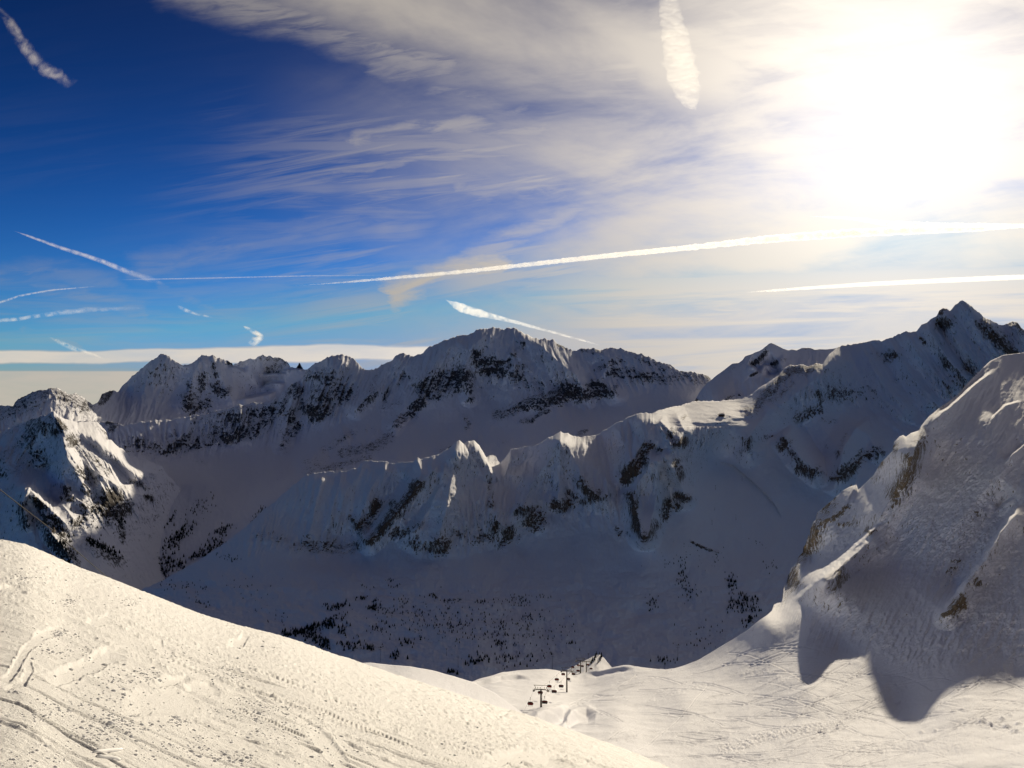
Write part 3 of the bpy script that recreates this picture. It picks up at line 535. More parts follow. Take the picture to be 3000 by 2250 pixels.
build_layer('left_mountain', crest, foot, ctrl, -550, 760, 2.0, M_left, jag=(12, 16), relief=(36, 80), flute=(26, 24, [(-500, -.6), (100, -.5), (158, 0.3), (250, .75), (500, .8)], lambda x, y: np.clip((1620 - y) / 150, .25, 1) * np.clip((520 - x) / 100, 0.05, 1)), rocksteep=.12,
    ribs=[(Z2((355, 565), (400, 660), (430, 740), (500, 860), (620, 960), (760, 1045)), 44, 90), (Z2((440, 620), (560, 740), (700, 850), (880, 975)), 40, 70), (Z2((400, 700), (430, 860), (500, 980), (560, 1080)), 34, 70), (Z2((340, 860), (400, 960), (440, 1060), (450, 1130)), 28, 50),
          (Z2((160, 1035), (230, 1110), (330, 1200), (420, 1290)), 36, 90), (Z2((160, 1035), (150, 1160), (180, 1300)), 24, 50), (Z2((280, 1200), (330, 1350), (430, 1480), (480, 1560)), 36, 70), (Z2((460, 1100), (560, 1180)), 26, 40), (Z2((390, 1150), (480, 1260)), 26, 50),
          (Z2((620, 960), (660, 1050), (700, 1130)), 26, 50), (Z2((880, 870), (960, 900), (1040, 912)), 18, 60), (Z2((100, 660), (-50, 900)), 50, 60), (Z2((300, 590), (200, 760), (60, 900)), 50, 60), (Z2((460, 760), (600, 1000)), 30, -60), (Z2((290, 900), (330, 1100)), 50, -60)],
    ledges=[(Z2((1045, 925), (980, 952), (880, 985), (790, 880), (640, 760), (560, 700), (480, 640)), 26, 90, 40)],
    rocks=[(Z2((370, 620), (400, 660), (420, 670)), 11, 1.15), (Z2((360, 700), (400, 700)), 12, .8), (Z2((0, 700), (100, 680), (200, 640), (300, 600)), 24, .5), (Z2((150, 720), (250, 660), (330, 620)), 22, .55), (Z2((0, 860), (100, 800), (200, 700)), 24, .58), (Z2((0, 960), (120, 940), (230, 860)), 26, .55), (Z2((40, 1080), (100, 1040)), 14, .5),
           (Z2((430, 720), (520, 800), (600, 880), (700, 960)), 15, .66), (Z2((520, 960), (580, 1010), (560, 1080)), 16, .6), (Z2((430, 1060), (450, 1130), (400, 1140)), 13, .7), (Z2((520, 1140), (560, 1180)), 12, .7), (Z2((640, 1180), (720, 1120), (800, 1180), (700, 1220)), 24, .85), (Z2((560, 1230), (500, 1300)), 14, .6),
           (Z2((230, 1130), (330, 1230), (380, 1300)), 14, .68), (Z2((290, 1250), (340, 1400), (430, 1520), (480, 1560)), 22, .66), (Z2((380, 1330), (430, 1450), (490, 1530)), 16, .9), (Z2((150, 1180), (170, 1300)), 14, .55), (Z2((600, 640), (680, 700), (690, 740)), 6, .6), (Z2((950, 1110), (980, 1130)), 8, .7), (Z2((830, 1010), (960, 1060)), 8, .45),
           (Z2((0, 640), (300, 560)), 20, .4), (Z2((770, 1280), (800, 1400)), 10, .6), (Z2((580, 1400), (640, 1470), (760, 1520)), 18, .66), (Z2((240, 1000), (300, 880)), 14, .4), (Z2((300, 1480), (430, 1560)), 16, .55)],
    seed=61, backlen=500)

# ================================================================== near right mountain, its snow fan and the knolls with the chairlift
crest = [(850, 2260), (1100, 2120), (1280, 2045)] + Z7((1280, 1037), (1360, 1005), (1440, 975), (1520, 945), (1600, 925), (1660, 910), (1720, 900), (1780, 892), (1830, 888), (1900, 885), (1980, 887)) + \
        Z1((1060, 645), (1180, 665), (1300, 682), (1450, 684), (1500, 655), (1560, 645), (1700, 630), (1850, 600), (1980, 568), (2100, 545), (2160, 543)) + \
        Z6((0, 920), (60, 928), (100, 930), (150, 920), (200, 905), (280, 878), (350, 840), (500, 750), (580, 700), (650, 640), (700, 605), (728, 580), (738, 545), (760, 535), (785, 532), (795, 480), (808, 430), (820, 380), (845, 320), (880, 270), (910, 235), (925, 190), (945, 130), (950, 100), (970, 60), (990, 10)) + \
        Z4((915, 1600), (935, 1560), (960, 1500), (990, 1460), (1020, 1390), (1055, 1340), (1060, 1290), (1090, 1240), (1097, 1200), (1140, 1165), (1180, 1130), (1230, 1085), (1270, 1062), (1308, 1050), (1316, 1078), (1330, 1068), (1400, 1000), (1440, 930), (1500, 872), (1510, 822), (1540, 790), (1560, 783),
           (1575, 792), (1600, 772), (1645, 758), (1655, 735), (1695, 685), (1750, 640), (1800, 605), (1860, 560), (1900, 508), (1960, 448), (2030, 382), (2100, 350), (2160, 343), (2212, 337)) + [(3150, 1000), (3400, 940), (3700, 900)]
foot = [(850, 2400), (1400, 2420), (2000, 2600), (3700, 2800)]
ctrl = [(850, 2260, 330), (1100, 2120, 420), (1321, 2021, 600), (1386, 1996, 700), (1500, 1966, 780), (1634, 1964, 810), (1700, 1973, 840), (1850, 1948, 780), (1917, 1962, 740), (2000, 1950, 720), (2150, 1870, 700), (2240, 1800, 680), (2270, 1765, 770), (2300, 1720, 830), (2350, 1570, 860), (2400, 1490, 860), (2457, 1430, 850), (2500, 1420, 840), (2550, 1400, 800),
        (2595, 1352, 720), (2645, 1328, 668), (2720, 1220, 735), (2860, 1090, 860), (3000, 1033, 930), (3300, 960, 950), (3700, 900, 720), (1590, 2080, 520), (1660, 2030, 690), (1750, 1995, 760), (1450, 2050, 560), (1550, 2150, 400), (1650, 2130, 420), (1800, 2100, 470), (2000, 2050, 520), (2000, 2250, 330), (2200, 2200, 345), (2360, 2010, 455), (2640, 2085, 400), (2500, 2150, 350),
        (2400, 2250, 290), (2700, 2250, 270), (3000, 2250, 240), (3000, 2000, 385), (2800, 2100, 340), (2500, 2000, 455), (2200, 2000, 540), (2300, 1900, 580), (2400, 1880, 560), (2420, 1800, 600), (2330, 1800, 640), (2400, 1690, 640), (2380, 1640, 800), (2440, 1560, 770), (2600, 1800, 540), (2640, 1500, 665), (2800, 1600, 580), (3000, 1500, 560), (3000, 1750, 460), (2800, 1850, 460), (3300, 1500, 480), (3300, 2000, 300),
        (1500, 2400, 250), (2200, 2500, 200), (3000, 2500, 160), (3300, 2500, 130), (2720, 1350, 690), (2500, 1650, 672), (2540, 1500, 735), (2480, 1900, 535), (2900, 1250, 690), (3700, 1500, 420), (3700, 2200, 150), (1200, 2400, 280), (850, 2400, 300), (3000, 1200, 740), (2600, 1650, 640)]
rs = np.random.RandomState(5)
TRK = []
def near_extra(PX, PY, Yd, Zv, rock):
    Xw = U(PX) * Yd
    flat = np.clip((PY - np.interp(PX, [1300, 2000, 2300, 2500, 2700, 3000, 3400], [1900, 1900, 1760, 1850, 1950, 1900, 1850])) / 60, 0, 1)
    st_ = (1 - flat) * np.clip((PX - 2280) / 60, 0, 1)
    rk_ = fbm(PX / 34 + PY / 60, PY / 46, 6, 551, .6, ridge=True)
    Yd = Yd - st_ * 3.4 * rk_; Zv = V(PY) * Yd
    rock = rock + st_ * (0.10 + 0.30 * np.clip(fbm(PX / 120, PY / 160, 3, 557), 0, 1) * np.clip(rk_, 0, 1))
    # rolls of the piste and the gullies beside the lift
    def mound(pts, w, h):
        nonlocal Zv
        d, s_, t_ = seg_dist(PX, PY, pts); Zv = Zv + h * np.exp(-(d / w) ** 2) * np.clip(np.minimum(t_, 1 - t_) * 5 + .25, 0, 1)
    Zv = Zv + flat * (2.2 * fbm(Xw / 45, Yd / 60, 4, 505) + 0.35 * fbm(Xw / 9, Yd / 14, 4, 515))
    for pts, w, h_, L_ in ((Z1((560, 1420), (680, 1375), (800, 1330), (950, 1300), (1110, 1235), (1200, 1215)), 13, 8.0, 16), (Z1((1080, 1440), (1220, 1350), (1340, 1290), (1480, 1260), (1640, 1275)), 11, 6.0, 14),
                           (Z7((1290, 1036), (1400, 1006), (1520, 968), (1640, 938), (1760, 928), (1850, 938)), 5, 3.6, 7), (Z1((1480, 662), (1640, 650), (1760, 632), (1900, 606), (2050, 580), (2250, 575)), 5, 2.6, 9),
                           (Z7((1300, 1130), (1450, 1085), (1600, 1065)), 8, 1.8, 12), (Z1((1290, 1170), (1370, 1145), (1440, 1138)), 3, .9, 4), (Z1((620, 1010), (800, 985), (1000, 1000)), 6, .5, 10)):
        d, sd_, tt = seg_dist(PX, PY, pts); ef = np.clip(np.minimum(tt, 1 - tt) * 5, 0, 1); dd = d * sd_
        Zv = Zv - h_ * ef * np.where(dd > 0, (1 - np.exp(-(dd / w) ** 2)) * np.exp(-np.maximum(dd - w, 0) / L_), 0) + .25 * h_ * ef * np.exp(-(dd / w) ** 2)
    for bx_, by_, br_ in ((2880, 2112, 9), (2902, 2122, 7), (2935, 2105, 8), (2950, 2128, 10), (2985, 2118, 8), (2960, 2095, 5), (2700, 2150, 6), (2740, 2143, 5), (2975, 2142, 9)):
        Zv = Zv + 1.0 * br_ / 8 * np.exp(-((PX - bx_) / br_) ** 2 - ((PY - by_) / (br_ * .55)) ** 2) * (1 + .6 * fbm(PX / 6, PY / 6, 3, 717))
    # ski tracks: thin grooves running with the fan and across the basin
    D = np.zeros(PX.shape)
    for k_ in range(230):
        x0 = rs.uniform(1500, 3050); y0 = rs.uniform(1890, 2260)
        if y0 < np.interp(x0, [1500, 2000, 2300, 2600, 3050], [1990, 1990, 1800, 2000, 1950]): continue
        ln = rs.uniform(60, 330); s0 = rs.uniform(-0.55, 0.18) if x0 > 2000 else rs.uniform(-0.35, 0.1)
        cv = rs.uniform(-0.0016, 0.0016); amp = rs.uniform(0.5, 1.0)
        i0 = int((max(x0, PX[0, 0]) - PX[0, 0]) / (PX[0, 1] - PX[0, 0])); i1 = min(int(i0 + ln / (PX[0, 1] - PX[0, 0])), PX.shape[1] - 1)
        if i1 - i0 < 5: continue
        xx = PX[:, i0:i1] - x0
        yy = y0 + s0 * xx + cv * xx * xx + 5 * np.sin(xx / 37 + k_) * (k_ % 3 == 0)
        dd = (PY[:, i0:i1] - yy)
        D[:, i0:i1] -= amp * np.exp(-(dd / 1.6) ** 2) - 0.6 * amp * np.exp(-((dd - 3.2) / 1.6) ** 2)
    Zv = Zv + D * 0.36 * flat * Yd / 400
    # broken snow bank left by the groomer
    for pts, w, h in ((Z6((430, 1400), (560, 1370), (700, 1320), (850, 1290), (1000, 1270), (1130, 1240)), 17, 1.1), (Z6((560, 950), (700, 940), (800, 1000)), 12, .6), (Z6((20, 1110), (180, 1060), (330, 1010)), 8, .5), (Z6((1950, 980), (2100, 900), (2230, 850)), 22, .9), (Z6((1960, 1240), (2100, 1280), (2230, 1300)), 16, .7), (Z6((1100, 1400), (1500, 1390), (2000, 1370)), 22, .35)):
        d, s_, t_ = seg_dist(PX, PY, pts)
        e = np.exp(-(d / w) ** 2)
        Zv = Zv + h * e * (0.35 + 1.3 * np.clip(fbm(PX / 9, PY / 6, 4, 606, .6), -.4, 1))
    return Yd, Zv, rock
NEARRIBS = [(Z4((2060, 430), (1960, 500), (1850, 600), (1730, 700)), 40, 14), (Z4((1660, 735), (1610, 900), (1590, 970), (1540, 1040), (1480, 1150), (1380, 1320), (1230, 1450), (1060, 1600)), 60, 36), (Z4((2212, 1170), (2090, 1300), (1990, 1470), (1900, 1590)) + Z6((1850, 500), (1760, 600)), 50, 20),
            (Z4((2212, 830), (2110, 930), (2000, 1080), (1850, 1260)), 60, 8), (Z4((1310, 1052), (1230, 1170), (1150, 1240)), 30, 10), (Z4((1100, 1200), (1080, 1330), (1010, 1480), (960, 1640)), 36, 12), (Z6((1380, 180), (1220, 260), (1100, 350), (1040, 440)), 40, 12), (Z4((2212, 600), (2120, 620), (2040, 690)), 40, 6)]
build_layer('near_mountain_and_slope', crest, foot, ctrl, 900, 3600, 2.0, M_near, jag=(0, 20), relief=(5, 110), flute=(60, 3.2, [(900, 0), (2200, -.8), (2600, -.8), (3600, -.7)],
            lambda x, y: np.clip((np.interp(x, [900, 1900, 2250, 2400, 2700, 3000, 3600], [1000, 1000, 1800, 1950, 1950, 1900, 1900]) - y) / 80, 0.0, 1)),
    ribs=NEARRIBS,
    ledges=[(Z4((1040, 1620), (1230, 1452), (1380, 1320), (1470, 1230)), 16, 42, 60), (Z6((800, 590), (1000, 410), (1180, 280), (1380, 110)), 15, 26, 60), (Z4((1725, 705), (1850, 600), (1960, 500), (2060, 430)), 9, 26, 40), (Z4((2030, 700), (2110, 625), (2200, 600)), 6, 16, 26),
            (Z6((1740, 605), (1900, 390)) + Z4((2000, 1460), (2090, 1310), (2180, 1180), (2240, 1100)), 16, 46, 70), (Z4((2110, 930), (2160, 880), (2230, 820)), 6, 14, 26), (Z4((2060, 1200), (2120, 1150), (2170, 1118)), 8, 14, 26)],
    rocks=[(Z6((740, 550), (780, 540), (800, 500), (840, 400), (880, 320), (930, 240)), 18, .72), (Z4((960, 1560), (1000, 1470), (1060, 1330), (1100, 1240), (1160, 1170)), 26, .62), (Z4((1150, 1240), (1200, 1220), (1260, 1165)), 8, 1.0), (Z4((1200, 1260), (1290, 1260)), 12, .5), (Z4((1500, 860), (1560, 790)), 12, .5), (Z4((1440, 930), (1430, 950)), 8, .6),
           (Z4((1660, 760), (1620, 880), (1590, 1000), (1510, 1110)), 22, .62), (Z4((1700, 690), (1770, 640)), 9, .7), (Z4((1390, 1310), (1370, 1300)), 12, .6), (Z6((1100, 440), (1150, 370), (1120, 340)), 18, .5), (Z6((1850, 500), (1800, 540), (1780, 570), (1860, 555)), 12, .95), (Z6((1740, 605), (1800, 570), (1860, 555)), 7, 1.1), (Z6((1900, 400), (1950, 420)), 16, .45),
           (Z6((980, 280), (1020, 260)), 10, .4), (Z6((1300, 620), (1380, 580), (1290, 700)), 14, .38), (Z6((1480, 640), (1640, 490)), 12, .36), (Z4((1740, 1580), (1900, 1440)), 14, .36), (Z4((1850, 800), (2000, 700)), 20, .3)],
    back=0.62, backlen=330, seed=71, c=30, extra=near_extra, rough=0.6, fadelen=5.0)

# spur below the knolls where the chairlift runs out of sight
crest = [(1480, 2060), (1600, 1998), (1650, 1968), (1672, 1957), (1696, 1944), (1720, 1932), (1744, 1920), (1756, 1917), (1770, 1928), (1788, 1950), (1812, 1980), (1900, 2070)]
foot = [(1480, 2080), (1900, 2100)]
ctrl = [(1480, 2060, 1000), (1600, 1998, 1060), (1668, 1957, 1090), (1715, 1934, 1112), (1748, 1918, 1130), (1784, 1950, 1110), (1900, 2070, 1000), (1620, 2060, 1000), (1700, 1970, 1068), (1760, 1970, 1072), (1900, 2100, 960), (1480, 2090, 960)]
build_layer('lower_knoll', crest, foot, ctrl, 1480, 1900, 2.0, M_near, jag=(1, 10), relief=(8, 30), back=.6, backlen=300, seed=81, rows=90, c=20)
def shoulder_extra(PX, PY, Yd, Zv, rock):
    Xw = U(PX) * Yd; a = Xw * .9 - Yd * .43; b = Xw * .43 + Yd * .9
    return Yd, Zv + .10 * fbm(a / 9, b / 2.2, 5, 811, .6) + .10 * fbm(a / 2.5, b / 2.5, 4, 812, .6), rock
# rounded shoulder beyond the near piste
crest = [(700, 1990), (900, 1962), (1000, 1945), (1085, 1941), (1142, 1948), (1200, 1952), (1268, 1964), (1329, 1981), (1382, 1997), (1450, 2030), (1560, 2110), (1700, 2200)]
foot = [(700, 2100), (1700, 2400)]
ctrl = [(700, 1990, 290), (1000, 1945, 300), (1142, 1948, 300), (1268, 1964, 295), (1382, 1997, 290), (1560, 2110, 260), (1700, 2200, 230), (1200, 2060, 200), (1400, 2150, 190), (900, 2060, 210), (700, 2100, 200), (1700, 2400, 150), (1400, 2300, 140)]
build_layer('snow_shoulder', crest, foot, ctrl, 700, 1700, 2.0, M_near, jag=(0.6, 30), relief=(2, 60), back=.75, backlen=150, seed=91, c=20, extra=shoulder_extra)

# ================================================================== the piste in front
M_piste = bpy.data.materials.new('piste snow'); M_piste.use_nodes = True
gp, bp_ = principled(M_piste)
pos = gp.node('ShaderNodeNewGeometry').outputs['Position']
bp_.inputs['Base Color'].default_value = (0.87, 0.86, 0.855, 1); bp_.inputs['Roughness'].default_value = 0.8; bp_.inputs['Specular IOR Level'].default_value = 0.2
bn = gp.node('ShaderNodeBump'); bn.inputs['Distance'].default_value = 0.05; bn.inputs['Strength'].default_value = 0.9
nn = gp.add(gp.noise(pos, 14.0, 6, 0.7), gp.mul(gp.noise(pos, 60.0, 3, 0.6), 0.3))
gp.L.new(nn, bn.inputs['Height']); gp.L.new(bn.outputs[0], bp_.inputs['Normal'])
sil = [(-700, 1440), (-300, 1520), (0, 1582), (40, 1585), (100, 1602), (210, 1655), (330, 1695), (470, 1752), (600, 1802), (700, 1832), (800, 1855), (902, 1887), (995, 1921), (1085, 1950), (1180, 1983), (1280, 2013), (1400, 2052), (1561, 2100), (1614, 2119), (1700, 2147), (1900, 2221), (1950, 2243), (2200, 2355), (2500, 2500)]
HC = 2.1
def piste():
    st = 2.0
    xs = np.arange(-650, 2400, st)
    ys = interp(sil, xs)
    ys = np.convolve(np.pad(ys, 20, mode='edge'), np.ones(41) / 41, 'valid')
    nr = 560
    t = (np.linspace(0, 1, nr) ** 1.15)[:, None]
    PY = ys[None] + (2900 - ys[None]) * t * 1.0
    PX = np.repeat(xs[None], nr, 0)
    Ds = np.interp(xs, [-600, 0, 1000, 1500, 2400], [70, 80, 110, 110, 80])
    vh = V(ys) + HC / Ds
    Yd = HC / (vh[None] - V(PY))
    Xw, Zw = U(PX) * Yd, V(PY) * Yd
    # local frame along the tracks
    a = math.atan2(-0.45, 1.0); ca, sa = math.cos(a), math.sin(a)
    s_ = Xw * ca + Yd * sa; q_ = -Xw * sa + Yd * ca
    h = np.zeros(PX.shape); R = np.random.RandomState(3)
    lod = np.clip(Yd / 12, 0.7, 4)
    lr = np.clip(Yd / 14, 0.8, 4.5) ** 0.75                                 # bigger lumps where only bigger ones can be told apart
    h += 0.12 * fbm(Xw / 7, Yd / 7, 3, 7) + 0.05 * fbm(s_ / 6, q_ / 1.1, 4, 17, .55)
    patch = fbm(s_ / 5.5, q_ / 2.2, 4, 27)
    rough = np.clip(patch * 3.2 + 0.50, 0.16, 1)                            # churned patches against smooth slabs
    lump = fbm(Xw / 0.42, Yd / 0.5, 4, 37, .62)
    amp_ = np.clip(Yd / 14, 0.55, 2.0)
    h += rough * amp_ * (0.065 * lump + 0.08 * np.clip(lump - .12, 0, .35) + 0.022 * fbm(Xw / .16, Yd / .2, 3, 47, .6))
    h += 0.03 * np.clip(-patch * 5 - .3, 0, 1)
    h += np.clip(Yd / 20 - .3, 0, 1) * (0.16 * fbm(s_ / 4.0, q_ / .9, 4, 61, .6) + .06 * fbm(s_ / 1.6, q_ / 1.6, 3, 63, .6))
    for i in range(620):
        far = R.rand() ** 1.3
        qc = 2.0 + far * 90; sc0 = R.uniform(-35, 70) * (0.25 + far); ln = R.uniform(1.5, 9) * (0.5 + far * 2.2)
        w = R.uniform(0.012, 0.045) * (1 + far * 6.5); dpt = R.uniform(0.008, 0.028) * (1 + far * 9) * min(1, .35 + far * 8)
        rot = R.uniform(-0.20, 0.20) if i % 5 else R.uniform(-0.75, 0.75)
        m = (np.abs(s_ - sc0) < ln) & (np.abs(q_ - qc) < 8 * w + 0.25 * ln + 1)
        if m.sum() < 20: continue
        ss = s_[m] - sc0; qq = q_[m] - qc - rot * ss - 0.02 * ss * ss / ln * (1 if i % 2 else -1)
        e = np.clip((1 - np.abs(ss) / ln) * 4, 0, 1)
        cr = 0.5 + 0.8 * np.clip(fbm(s_[m] / .9 / lr[m], q_[m] / .35 / lr[m], 4, 57, .65) + .25, 0, 1)
        h[m] += e * dpt * (-np.exp(-(qq / w) ** 2) + (.8 if i % 3 == 0 else .25) * np.exp(-((qq - 2.2 * w) / (1.3 * w)) ** 2) * cr)
    # scraped slabs and curved sweeps left by turning skis
    for pts, w, dp in ((Z5((420, 760), (250, 810), (160, 900), (110, 990), (60, 1080), (-20, 1130)), 13, .025), (Z5((560, 700), (640, 715), (720, 690)), 16, .04), (Z5((1010, 830), (1040, 890), (1130, 930)), 14, .05), (Z5((1480, 850), (1560, 850), (1600, 780)), 12, .08),
                       (Z5((300, 1100), (420, 1060), (560, 1010), (700, 930), (820, 930)), 24, .04), (Z5((1000, 1110), (1150, 1090), (1230, 1080)), 12, .05), (Z5((800, 1250), (1000, 1230), (1180, 1240), (1280, 1330)), 36, .03), (Z5((160, 940), (190, 1020), (150, 1110), (20, 1150)), 12, .02),
                       (Z5((1190, 1130), (1350, 1140), (1430, 1180)), 14, .05), (Z7((250, 1290), (380, 1420), (520, 1598)), 22, .05), (Z7((1500, 1560), (1800, 1500), (2100, 1560)), 20, .12), (Z5((-40, 500), (80, 490), (180, 520)), 10, .09)):
        xa = [p[0] for p in pts]; ya = [p[1] for p in pts]
        mk = (PX > min(xa) - 4 * w) & (PX < max(xa) + 4 * w) & (PY > min(ya) - 4 * w) & (PY < max(ya) + 4 * w)
        wb = .35 * w * fbm(PX[mk] / 25, PY[mk] / 25, 3, 77)
        d, sd_, tt = seg_dist(PX[mk] + wb, PY[mk] + wb, pts); ef = np.clip(np.minimum(tt, 1 - tt) * 5, 0, 1)
        core = 1 / (1 + np.exp((d - w) / (w * .12)))
        h[mk] = h[mk] * (1 - .9 * core * ef) + ef * dp * (-core + .9 * np.exp(-((d - 1.15 * w) / (.22 * w)) ** 2) * (.5 + np.clip(fbm(PX[mk] / 7, PY[mk] / 5, 3, 79), 0, 1)))
    Zw = Zw + h
    P = np.stack([Xw, Yd, Zw], -1)
    b = (np.linspace(0, 1, 13)[1:] ** 1.4)[::-1][:, None] * 60
    Yb = P[0, :, 1][None] + b
    Zb = P[0, :, 2][None] + (V(ys) * 1.0)[None] * b - 0.004 * b * b - 0.02 * b
    Pb = np.stack([U(xs)[None] * Yb, Yb, Zb], -1)
    P = np.concatenate([Pb, P], 0)
    o = mesh_grid('ski_piste', P, {}, M_piste)
    return xs, PX, PY, P[12:], rough
PISTE = piste()
# the mountainside the camera stands on goes on rising behind it, in full sun
gx = np.concatenate([np.linspace(-1400, -60, 70), np.linspace(-55, 60, 60), np.linspace(70, 1700, 90)]); gy = np.concatenate([np.linspace(-1500, -40, 90), np.linspace(-38, 1.5, 40)])
GX, GY = np.meshgrid(gx, gy); dist_ = np.hypot(GX, GY)
za = -2.3 - .36 * GX - .3525 * GY + np.clip(dist_ / 40 - .5, 0, 1) * 26 * fbm(GX / 260, GY / 260, 5, 1201)
zb = -125 - .30 * GY + np.maximum(GX - 260, 0) * .55 + 20 * fbm(GX / 200, GY / 200, 5, 1211)
kk_ = 25.0; GZ = kk_ * np.log(np.exp(np.clip(za / kk_, -30, 30)) + np.exp(np.clip(zb / kk_, -30, 30)))
w_ = np.clip(dist_ / 90 - .2, 0, 1); GZ = za * (1 - w_) + GZ * w_
mesh_grid('snow_hillside', np.stack([GX, GY, GZ], -1)[::-1], {'rock': np.clip(fbm(GX / 90, GY / 90, 4, 1300) - .25, 0, .4) * w_}, M_near)
#END_TERRAIN

# ================================================================== objects
def dirpt(px, py, y): return Vector((float(U(px)) * y, y, float(V(py)) * y))
def tag(o, label=None, cat=None, group=None, kind=None):
    if label: o['label'] = label
    if cat: o['category'] = cat
    if group: o['group'] = group
    if kind: o['kind'] = kind
    return o
def simple_mat(name, col, rough=0.6, metal=0.0, noise=0.15, scale=4.0):
    m = bpy.data.materials.new(name); m.use_nodes = True; g, b = principled(m)
    n = g.noise(g.node('ShaderNodeTexCoord').outputs['Object'], scale, 4, 0.6)
    f = g.ss(n, 0.3, 0.7)
    c2 = tuple(c * (1 - noise * 2) for c in col)
    g.L.new(g.mixc(f, (*c2, 1), (*col, 1)), b.inputs['Base Color'])
    b.inputs['Roughness'].default_value = rough; b.inputs['Metallic'].default_value = metal
    return m
M_steel = simple_mat('weathered dark steel', (0.055, 0.04, 0.028), 0.55, 0.3)
M_red = simple_mat('red tinted hood', (0.20, 0.022, 0.02), 0.25, 0.0, 0.08)
M_dark = simple_mat('dark seat padding', (0.02, 0.018, 0.018), 0.7)
M_bark = simple_mat('bark', (0.05, 0.035, 0.025), 0.9)
M_needle = simple_mat('dark needles', (0.018, 0.026, 0.018), 0.9, 0, .3, 2.0)
M_hut = simple_mat('brown timber', (0.10, 0.05, 0.03), 0.8)
M_lump = simple_mat('broken snow', (0.82, 0.82, 0.83), 0.8, 0, .02)

def finish(name, bm, mat, parent=None, smooth=False):
    me = bpy.data.meshes.new(name); bmesh.ops.recalc_face_normals(bm, faces=bm.faces); bm.to_mesh(me); bm.free()
    if smooth:
        for p in me.polygons: p.use_smooth = True
    for m in (mat if isinstance(mat, (list, tuple)) else [mat]): me.materials.append(m)
    o = bpy.data.objects.new(name, me); C.objects.link(o)
    if parent: o.parent = parent
    return o
def empty(name, loc, rz=0.0):
    e = bpy.data.objects.new(name, None); C.objects.link(e); e.location = loc; e.rotation_euler = (0, 0, rz); e.empty_display_size = 1; return e
def tube(bm, pts, radii, n=8, caps=True):
    rings = []
    pts = [Vector(p) for p in pts]
    for i, p in enumerate(pts):
        d = (pts[min(i + 1, len(pts) - 1)] - pts[max(i - 1, 0)]).normalized()
        a = d.cross(Vector((0, 0, 1)))
        if a.length < 1e-3: a = Vector((1, 0, 0))
        a.normalize(); b = d.cross(a).normalized(); r = radii[i] if isinstance(radii, (list, tuple)) else radii
        rings.append([bm.verts.new(p + a * (r * math.cos(t)) + b * (r * math.sin(t))) for t in [2 * math.pi * k / n for k in range(n)]])
    for r0, r1 in zip(rings[:-1], rings[1:]):
        for k in range(n): bm.faces.new((r0[k], r0[(k + 1) % n], r1[(k + 1) % n], r1[k]))
    if caps: bm.faces.new(rings[0][::-1]); bm.faces.new(rings[-1])
def box(bm, c, s, rot=None):
    vs = []
    for x in (-1, 1):
        for y in (-1, 1):
            for z in (-1, 1):
                p = Vector((x * s[0] / 2, y * s[1] / 2, z * s[2] / 2))
                if rot is not None: p = rot @ p
                vs.append(bm.verts.new(p + Vector(c)))
    for f in ((0, 1, 3, 2), (4, 6, 7, 5), (0, 4, 5, 1), (2, 3, 7, 6), (0, 2, 6, 4), (1, 5, 7, 3)): bm.faces.new([vs[i] for i in f])
def bevelled(bm, w=0.03):
    bmesh.ops.bevel(bm, geom=bm.edges[:], offset=w, segments=2, affect='EDGES')
def copy_tree(o, parent=None):
    c = o.copy(); C.objects.link(c)
    if parent: c.parent = parent
    for ch in o.children: copy_tree(ch, c)
    return c

